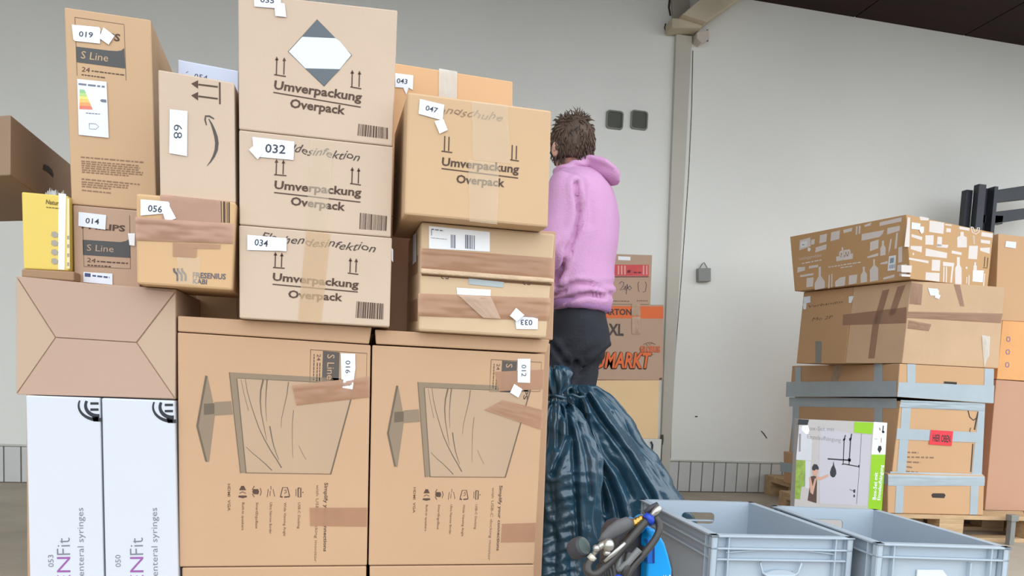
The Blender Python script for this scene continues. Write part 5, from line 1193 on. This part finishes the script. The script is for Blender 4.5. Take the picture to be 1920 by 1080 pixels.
def bake(o, mods):
    for kind, kw in mods:
        md = o.modifiers.new(kind.lower(), kind)
        for k_, v_ in kw.items(): setattr(md, k_, v_)
    dg = bpy.context.evaluated_depsgraph_get(); dg.update()
    me = bpy.data.meshes.new_from_object(o.evaluated_get(dg)); me.name = o.name
    ms = list(o.data.materials); o.modifiers.clear(); o.data = me
    me.materials.clear()
    for m_ in ms: me.materials.append(m_)
    for p in me.polygons: p.use_smooth = True
    return o
# body: one skin surface
ch = ctr(1096, 375); pel = ctr(1083, 650); nk = ctr(1076, 322)
LS = ch - RV * 0.17 + Vector((0, 0, 0.03)); RS = ch + RV * 0.17 + Vector((0, 0, 0.03))
LE = LS + D * 0.05 - RV * 0.05 + Vector((0, 0, -0.30)); RE = RS + D * 0.08 + RV * 0.02 + Vector((0, 0, -0.29))
LW = LE + D * 0.25 + RV * 0.03 + Vector((0, 0, 0.02)); RW = RE + D * 0.25 - RV * 0.05 + Vector((0, 0, 0.03))
LH = ctr(1042, 655) + Vector((0, -0.02, 0)); RH = ctr(1090, 655) + Vector((0, 0.03, 0))
LK = Vector((LH.x - 0.03, LH.y - 0.02, 0.50)); RK = Vector((RH.x - 0.02, RH.y + 0.0, 0.50))
LA = Vector((LK.x - 0.01, LK.y + 0.05, 0.09)); RA = Vector((RK.x + 0.01, RK.y + 0.06, 0.09))
vs = []; es = []; rs = []
def V_(p, r, par=None):
    vs.append(Vector(p)); rs.append(r); i = len(vs) - 1
    if par is not None: es.append((par, i))
    return i
r0 = V_(pel, (0.10, 0.08)); s1 = V_(ctr(1088, 560), (0.12, 0.09), r0); s2 = V_(ctr(1094, 460), (0.13, 0.10), s1); s3 = V_(ch - Vector((0, 0, 0.03)), (0.11, 0.08), s2)
n1 = V_(ctr(1083, 335), (0.062, 0.062), s3); n2 = V_(nk, (0.056, 0.056), n1); n3 = V_(ctr(1073, 296), (0.056, 0.058), n2); n4 = V_(ctr(1072, 270), (0.05, 0.06), n3)
for (S, E_, W_, sg) in ((LS, LE, LW, -1), (RS, RE, RW, 1)):
    a = V_(S - RV * sg * 0.02 - Vector((0, 0, 0.03)), (0.045, 0.045), s3); b = V_((S + E_) / 2, (0.05, 0.05), a); c = V_(E_, (0.042, 0.042), b); e = V_((E_ + W_) / 2, (0.038, 0.038), c); g = V_(W_, (0.027, 0.024), e)
    pd = (W_ - E_).normalized(); side = pd.cross(Vector((0, 0, 1))).normalized()
    V_(W_ + pd * 0.05, (0.026, 0.020), g)
for (H_, K_, A_) in ((LH, LK, LA), (RH, RK, RA)):
    a = V_(H_, (0.066, 0.066), r0); b = V_((H_ + K_) / 2, (0.062, 0.062), a); c = V_(K_, (0.056, 0.056), b); e = V_((K_ + A_) / 2 + Vector((0, -0.01, 0.04)), (0.052, 0.052), c); g = V_(A_, (0.036, 0.036), e)
    h = V_(A_ + D * 0.06 + Vector((0, 0, -0.045)), (0.034, 0.03), g); V_(A_ + D * 0.15 + Vector((0, 0, -0.06)), (0.03, 0.022), h)
me = bpy.data.meshes.new('body'); ob = bpy.data.objects.new('body', me); COL.objects.link(ob); ob.parent = root
off = wloc(root); me.from_pydata([tuple(v - off) for v in vs], es, []); me.materials.append(m_skin)
ob.modifiers.new('skin', 'SKIN')
for i, sv in enumerate(me.skin_vertices[0].data): sv.radius = rs[i]; sv.use_root = (i == 0)
bake(ob, [('SUBSURF', dict(levels=2, render_levels=2))])
# head with a face, turned away and a little to the left
HD = Vector((-0.30, 0.954, 0)); HR = Vector((HD.y, -HD.x, 0)); HC = ctr(1072, 273)
def hp(r, f_, u): return HC + HR * r + HD * f_ + Vector((0, 0, u))
NT, NP = 40, 48; rings = []
for i in range(1, NT):
    a = math.pi * i / NT; cz = math.cos(a); sr = math.sin(a); ring = []
    for j in range(NP):
        b = 2 * math.pi * j / NP; cr_, cf = math.cos(b), math.sin(b)
        w = 0.075 * (1 - 0.22 * max(0, -cz) ** 1.5); dpt = 0.095 if cf > 0 else 0.098
        x_ = sr * cr_ * w; y_ = sr * cf * dpt; z_ = cz * 0.112
        if cf > 0.2 and z_ < -0.02: y_ += 0.012 * cf
        if cf > 0.8:
            t_ = 1 - abs(cr_) / 0.6
            if -0.045 < z_ < 0.01: y_ += 0.020 * max(0, 1 - abs(x_) / 0.016) * (0.01 - z_) / 0.05          # nose
            if 0.005 < z_ < 0.03: y_ += 0.004                                                              # brow
            if -0.012 < z_ < 0.008 and 0.014 < abs(x_) < 0.045: y_ -= 0.008                                # eye sockets
            if -0.072 < z_ < -0.060 and abs(x_) < 0.025: y_ -= 0.004                                       # mouth
            if -0.060 < z_ < -0.052 and abs(x_) < 0.024: y_ += 0.004
        if cf < -0.2 and z_ < -0.05: y_ *= 0.80
        ring.append(hp(x_, y_, z_))
    rings.append(ring)
mb = MB(); mb.loft(rings)
for s_ in (-1, 1):                                            # ears
    mb.ball(hp(s_ * 0.078, 0.0, -0.028), (0.009, 0.018, 0.030), 14, 10, Matrix((HR, HD, Vector((0, 0, 1)))).transposed() @ Matrix.Rotation(s_ * -0.5, 3, 'Z'))
    mb.ball(hp(s_ * 0.083, -0.006, -0.020), (0.006, 0.014, 0.019), 12, 8, Matrix((HR, HD, Vector((0, 0, 1)))).transposed() @ Matrix.Rotation(s_ * -0.5, 3, 'Z'))
    mb.ball(hp(s_ * 0.073, 0.004, -0.052), (0.006, 0.008, 0.009), 10, 7)
head = mb.build('head', m_skin, root, smooth=True)
for s_ in (-1, 1):
    e_ = MB(); e_.ball(hp(s_ * 0.030, 0.083, -0.002), (0.012, 0.010, 0.009), 12, 8); e_.build('eye', mat('eye_white', (232, 228, 224), 0.3, 0.02), head, smooth=True)
li = MB(); li.tube([hp(-0.022, 0.093, -0.062), hp(0, 0.101, -0.060), hp(0.022, 0.093, -0.062)], [0.002, 0.005, 0.002], 8); li.build('lips', mat('lip_tone', (190, 120, 112), 0.5), head, smooth=True)
# hair: cap of short locks
rr = random.Random(21)
hb = MB(); rings = []
for i in range(1, 26):
    a = 0.68 * math.pi * i / 25; ring = []
    for j in range(60):
        b = 2 * math.pi * j / 60; cr_, cf = math.cos(b), math.sin(b)
        a_ = a * (0.70 if cf > 0.5 else 1.0 if cf < 0.1 else 1.0 - 0.3 * (cf - 0.1) / 0.4)
        z_ = math.cos(a_) * 0.122; q = 1.0 if z_ > -0.03 else 1 - (-0.03 - z_) * 2.5
        n_ = noise.noise(Vector((cr_ * 4, cf * 4, z_ * 14))) * 0.006 + abs(noise.noise(Vector((b * 6, 0, z_ * 5)))) * 0.006
        ring.append(hp(math.sin(a_) * cr_ * (0.0795 * q + n_), math.sin(a_) * cf * (0.103 * q + n_), z_ + n_ * 0.5))
    rings.append(ring)
hb.loft(rings)
for i in range(520):
    b = rr.uniform(0, 2 * math.pi); cf = math.sin(b); zmax = rr.uniform(-0.072, 0.116)
    if cf > 0.35 and zmax < 0.035: continue
    sr = math.sqrt(max(0, 1 - (zmax / 0.122) ** 2)); q = 1.0 if zmax > -0.03 else 1 - (-0.03 - zmax) * 2.2
    base = hp(math.cos(b) * sr * 0.079 * q, cf * sr * 0.102 * q, zmax - 0.004)
    outv = (base - HC).normalized(); swirl = Vector((0, 0, 1)).cross(outv) * rr.uniform(-0.5, 0.5)
    top_ = max(0.0, zmax / 0.12)
    dirv = (Vector((0, 0, -1)) * (1 - top_) + outv * (0.12 + 0.25 * top_) + swirl + HR * rr.uniform(-.5, .5) * top_ + Vector((0, 0, 0.16)) * top_ ** 2).normalized()
    L_ = rr.uniform(0.018, 0.036) * (1 if zmax > 0 else 0.7); r_ = rr.uniform(0.0028, 0.0055)
    p1 = base + outv * 0.003; p2 = p1 + dirv * L_ * 0.55 + outv * 0.003; p3_ = p2 + (dirv - outv * 0.5).normalized() * L_ * 0.45
    hb.tube([base - outv * 0.004 - dirv * 0.006, p1, p2, p3_], [r_ * 0.7, r_, r_ * 0.8, r_ * 0.12], 5, flat=0.6)
for s_ in (-1, 1):                                            # sideburns
    for i in range(7): hb.tube([hp(s_ * 0.074, 0.016 + i * 0.003, 0.0), hp(s_ * 0.076, 0.018 + i * 0.003, -0.02), hp(s_ * 0.073, 0.02 + i * 0.003, -0.045)], [0.004, 0.004, 0.0008], 5)
hb.build('hair', m_hair, root, smooth=True)
# hands
def hand(W_, E_, s_):
    pd = (W_ - E_).normalized(); nn = Vector((0, 0, 1)); sd = pd.cross(nn).normalized() * s_          # palms facing each other
    C_ = W_ + pd * 0.055; mb = MB()
    def pal(t_, hw, th): c_ = W_ + pd * t_; return [c_ + nn * math.cos(a) * hw + sd * math.sin(a) * th for a in [k * 2 * math.pi / 16 for k in range(16)]]
    mb.loft([pal(-0.01, .024, .019), pal(.02, .032, .018), pal(.05, .040, .016), pal(.085, .042, .014), pal(.096, .036, .010)])
    for k_, (o_, L_) in enumerate(((.030, .072), (.010, .080), (-.010, .075), (-.030, .058))):
        b_ = W_ + pd * 0.088 + nn * o_; c1 = b_ + pd * L_ * .45 - sd * 0.006; c2 = c1 + (pd * .75 - sd * .66) * L_ * .32; c3 = c2 + (pd * .25 - sd * .95) * L_ * .25
        mb.tube([b_ - pd * 0.01, b_, c1, c2, c3, c3 + (c3 - c2) * 0.12], [.0095, .0095, .0088, .0082, .0072, .003], 10)
    b_ = W_ + pd * 0.025 + nn * 0.026; mb.tube([b_, b_ + pd * .022 + nn * .022 - sd * .006, b_ + pd * .046 + nn * .034 - sd * .016, b_ + pd * .064 + nn * .036 - sd * .026, b_ + pd * .068 + nn * .036 - sd * .028], [.013, .0125, .0105, .009, .003], 10)
    mb.build('hand', m_skin, root, smooth=True)
hand(LW, LE, 1); hand(RW, RE, -1)
# hoodie
def ring(c_, a_, b_, ax=RV, bx=D, n=40, tilt=0.0):
    return [c_ + ax * math.cos(t_) * a_ + bx * math.sin(t_) * b_ + Vector((0, 0, tilt * math.cos(t_))) for t_ in [2 * math.pi * k / n for k in range(n)]]
hm = MB()
hm.loft([ring(ctr(1089, 584), .155, .112), ring(ctr(1089, 574), .168, .122), ring(ctr(1088, 556), .172, .128), ring(ctr(1087, 530), .186, .140), ring(ctr(1088, 495), .192, .138), ring(ctr(1095, 450), .200, .138), ring(ctr(1097, 405), .204, .138),
         ring(ctr(1095, 370), .200, .132), ring(ctr(1094, 348), .178, .118), ring(ctr(1090, 332), .130, .098), ring(ctr(1084, 320), .085, .080), ring(ctr(1080, 312), .060, .064)])
for (S, E_, W_) in ((LS, LE, LW), (RS, RE, RW)):
    hm.tube([S - (E_ - S) * 0.05 , S + (E_ - S) * 0.15, (S + E_) / 2, E_ - (E_ - S) * 0.06, E_ + (W_ - E_) * 0.08, (E_ + W_) / 2, W_ - (W_ - E_) * 0.12, W_ - (W_ - E_) * 0.06], [.074, .088, .078, .070, .068, .060, .054, .040], 24)
ho = hm.build('hoodie', m_hood, root)
bake(ho, [('REMESH', dict(mode='VOXEL', voxel_size=0.010)), ('SMOOTH', dict(factor=0.5, iterations=10))])
off = wloc(root)
for v in ho.data.vertices:
    w = Vector(v.co) + off; n_ = Vector(v.normal); z_ = w.z
    px_, py_ = pix(w)
    hem = math.exp(-((py_ - 548) / 20.0) ** 2); 
    d_ = 0.0
    d_ += 0.010 * hem * math.sin((py_ + 0.18 * (px_ - 1090) + 5 * math.sin(px_ / 17.0)) / 3.6)
    d_ += 0.006 * noise.noise(Vector((w.x * 7, w.y * 7, w.z * 4))) 
    arm = math.exp(-((px_ - (1072 + 12 * math.sin((py_ - 360) / 60))) / 9.0) ** 2) * max(0, min(1, (py_ - 350) / 30)) * max(0, min(1, (530 - py_) / 40))
    d_ += 0.004 * noise.noise(Vector((w.x * 20, w.y * 20, w.z * 6)))
    if px_ < 1062: d_ += 0.006 * math.sin((py_ + px_ * 0.8) / 7.0) * max(0, min(1, (py_ - 400) / 60))
    if w.y < YP + 0.12: d_ -= crease(px_, py_, (([(1080, 345), (1084, 400), (1076, 440), (1052, 500), (1042, 532)], 0.022, 4.5), ([(1046, 540), (1080, 530), (1110, 535), (1142, 548)], 0.012, 3.5), ([(1040, 566), (1075, 556), (1100, 548), (1130, 556)], 0.012, 3.5), ([(1090, 335), (1105, 380), (1108, 420)], 0.004, 6)))
    v.co = v.co + n_ * d_
ho.data.update()
rb = MB(); rb.loft([ring(ctr(1089, 566), .163, .120), ring(ctr(1089, 570), .168, .125), ring(ctr(1089.5, 580), .165, .122), ring(ctr(1089.5, 583), .155, .114)], caps=False); rb.build('ribbed_hem', mat('lilac_rib', (196, 144, 200), 0.9, 0.06, 60, 0.5, 200, stretch=(3, 3, 0.2)), ho, smooth=True)
B_ = -D
hd = MB()
hd.tube([ctr(1080, 311) + Vector((math.cos(a) * 0.078, math.sin(a) * 0.070, 0.030 * math.cos(a) + 0.004 * math.sin(a) - 0.006)) for a in [k * 2 * math.pi / 28 for k in range(28)]], 0.022, 14, closed=True)
def hring(x, y, e, wd, th, ang):
    c_ = ctr(x, y) + Vector((0, -e, 0)); nrm = Vector((math.sin(ang), 0, math.cos(ang))); sidev = Vector((0.35, -0.93, 0)).normalized()
    return [c_ + sidev * math.cos(t_) * wd + nrm * math.sin(t_) * th for t_ in [2 * math.pi * k / 28 for k in range(28)]]
hd.loft([hring(1070, 309, .03, .05, .018, .1), hring(1084, 304, .04, .07, .022, .35), hring(1102, 312, .05, .085, .030, .6), hring(1120, 328, .055, .080, .030, .75), hring(1134, 339, .055, .066, .026, .9), hring(1143, 348, .055, .046, .018, 1.0), hring(1147, 353, .055, .02, .008, 1.0)])
ho2 = hd.build('hood', m_hood, ho)
bake(ho2, [('REMESH', dict(mode='VOXEL', voxel_size=0.008)), ('SMOOTH', dict(factor=0.5, iterations=6))])
for v in ho2.data.vertices:
    w = Vector(v.co) + off; v.co = v.co + Vector(v.normal) * (0.005 * noise.noise(Vector((w.x * 12, w.y * 12, w.z * 18))) + 0.003 * math.sin(w.z * 160 + w.x * 60))
# trousers
tm = MB()
tm.loft([ring(ctr(1089, 560), .128, .095), ring(ctr(1088, 585), .140, .108), ring(ctr(1087, 615), .150, .124), ring(ctr(1086, 645), .152, .132), ring(ctr(1081, 670), .130, .112), ring(ctr(1070, 686), .085, .075)])
for (H_, K_, A_) in ((LH, LK, LA), (RH, RK, RA)):
    tm.tube([H_ + Vector((0, 0, .03)), H_ + (K_ - H_) * 0.2, (H_ + K_) / 2, K_, (K_ + A_) / 2, A_ + Vector((0, 0, .03)), A_ + Vector((0, 0, 0.0))], [.095, .094, .086, .072, .064, .058, .054], 22)
tr = tm.build('trousers', m_trs, root)
bake(tr, [('REMESH', dict(mode='VOXEL', voxel_size=0.011)), ('SMOOTH', dict(factor=0.5, iterations=16))])
for v in tr.data.vertices:
    w = Vector(v.co) + off; px_, py_ = pix(w)
    d_ = 0.007 * noise.noise(Vector((w.x * 9, w.y * 9, w.z * 9))) + 0.006 * math.exp(-((py_ - 672) / 26) ** 2) * math.sin((py_ + 0.55 * px_) / 5.5)
    if w.y < YP + 0.1: d_ -= crease(px_, py_, (([(1030, 640), (1050, 668), (1068, 690)], 0.014, 4), ([(1144, 655), (1115, 675), (1085, 700)], 0.014, 4), ([(1078, 680), (1068, 712), (1060, 740)], 0.018, 4)))
    v.co = v.co + Vector(v.normal) * d_
# shoes
for A_ in (LA, RA):
    sh = MB(); Z = Vector((0, 0, 1)); S_ = Vector((D.y, -D.x, 0))
    def sr_(t_, hw, h0, h1): c_ = Vector((A_.x, A_.y, 0)) + D * t_; return [c_ + S_ * math.cos(a) * hw + Z * ((h0 + h1) / 2 + math.sin(a) * (h1 - h0) / 2) for a in [k * 2 * math.pi / 16 for k in range(16)]]
    sh.loft([sr_(-.075, .022, .012, .06), sr_(-.06, .034, .008, .095), sr_(-.02, .040, .006, .10), sr_(.04, .040, .006, .085), sr_(.10, .046, .006, .06), (sr_(.16, .042, .006, .045)), sr_(.19, .022, .008, .03)])
    so = sh.build('shoe', mat('dark_shoe', (50, 48, 50), 0.6, 0.1), root, smooth=True)
    sl = MB(); sl.box((-.08, -.045, 0.0), (.195, .045, .012), Matrix.Translation((A_.x, A_.y, 0)) @ Matrix((D, S_, Z)).transposed().to_4x4()); sl.build('sole', mat('pale_sole', (190, 188, 182), 0.7), so, bevel=0.004)
bpy.context.view_layer.update()
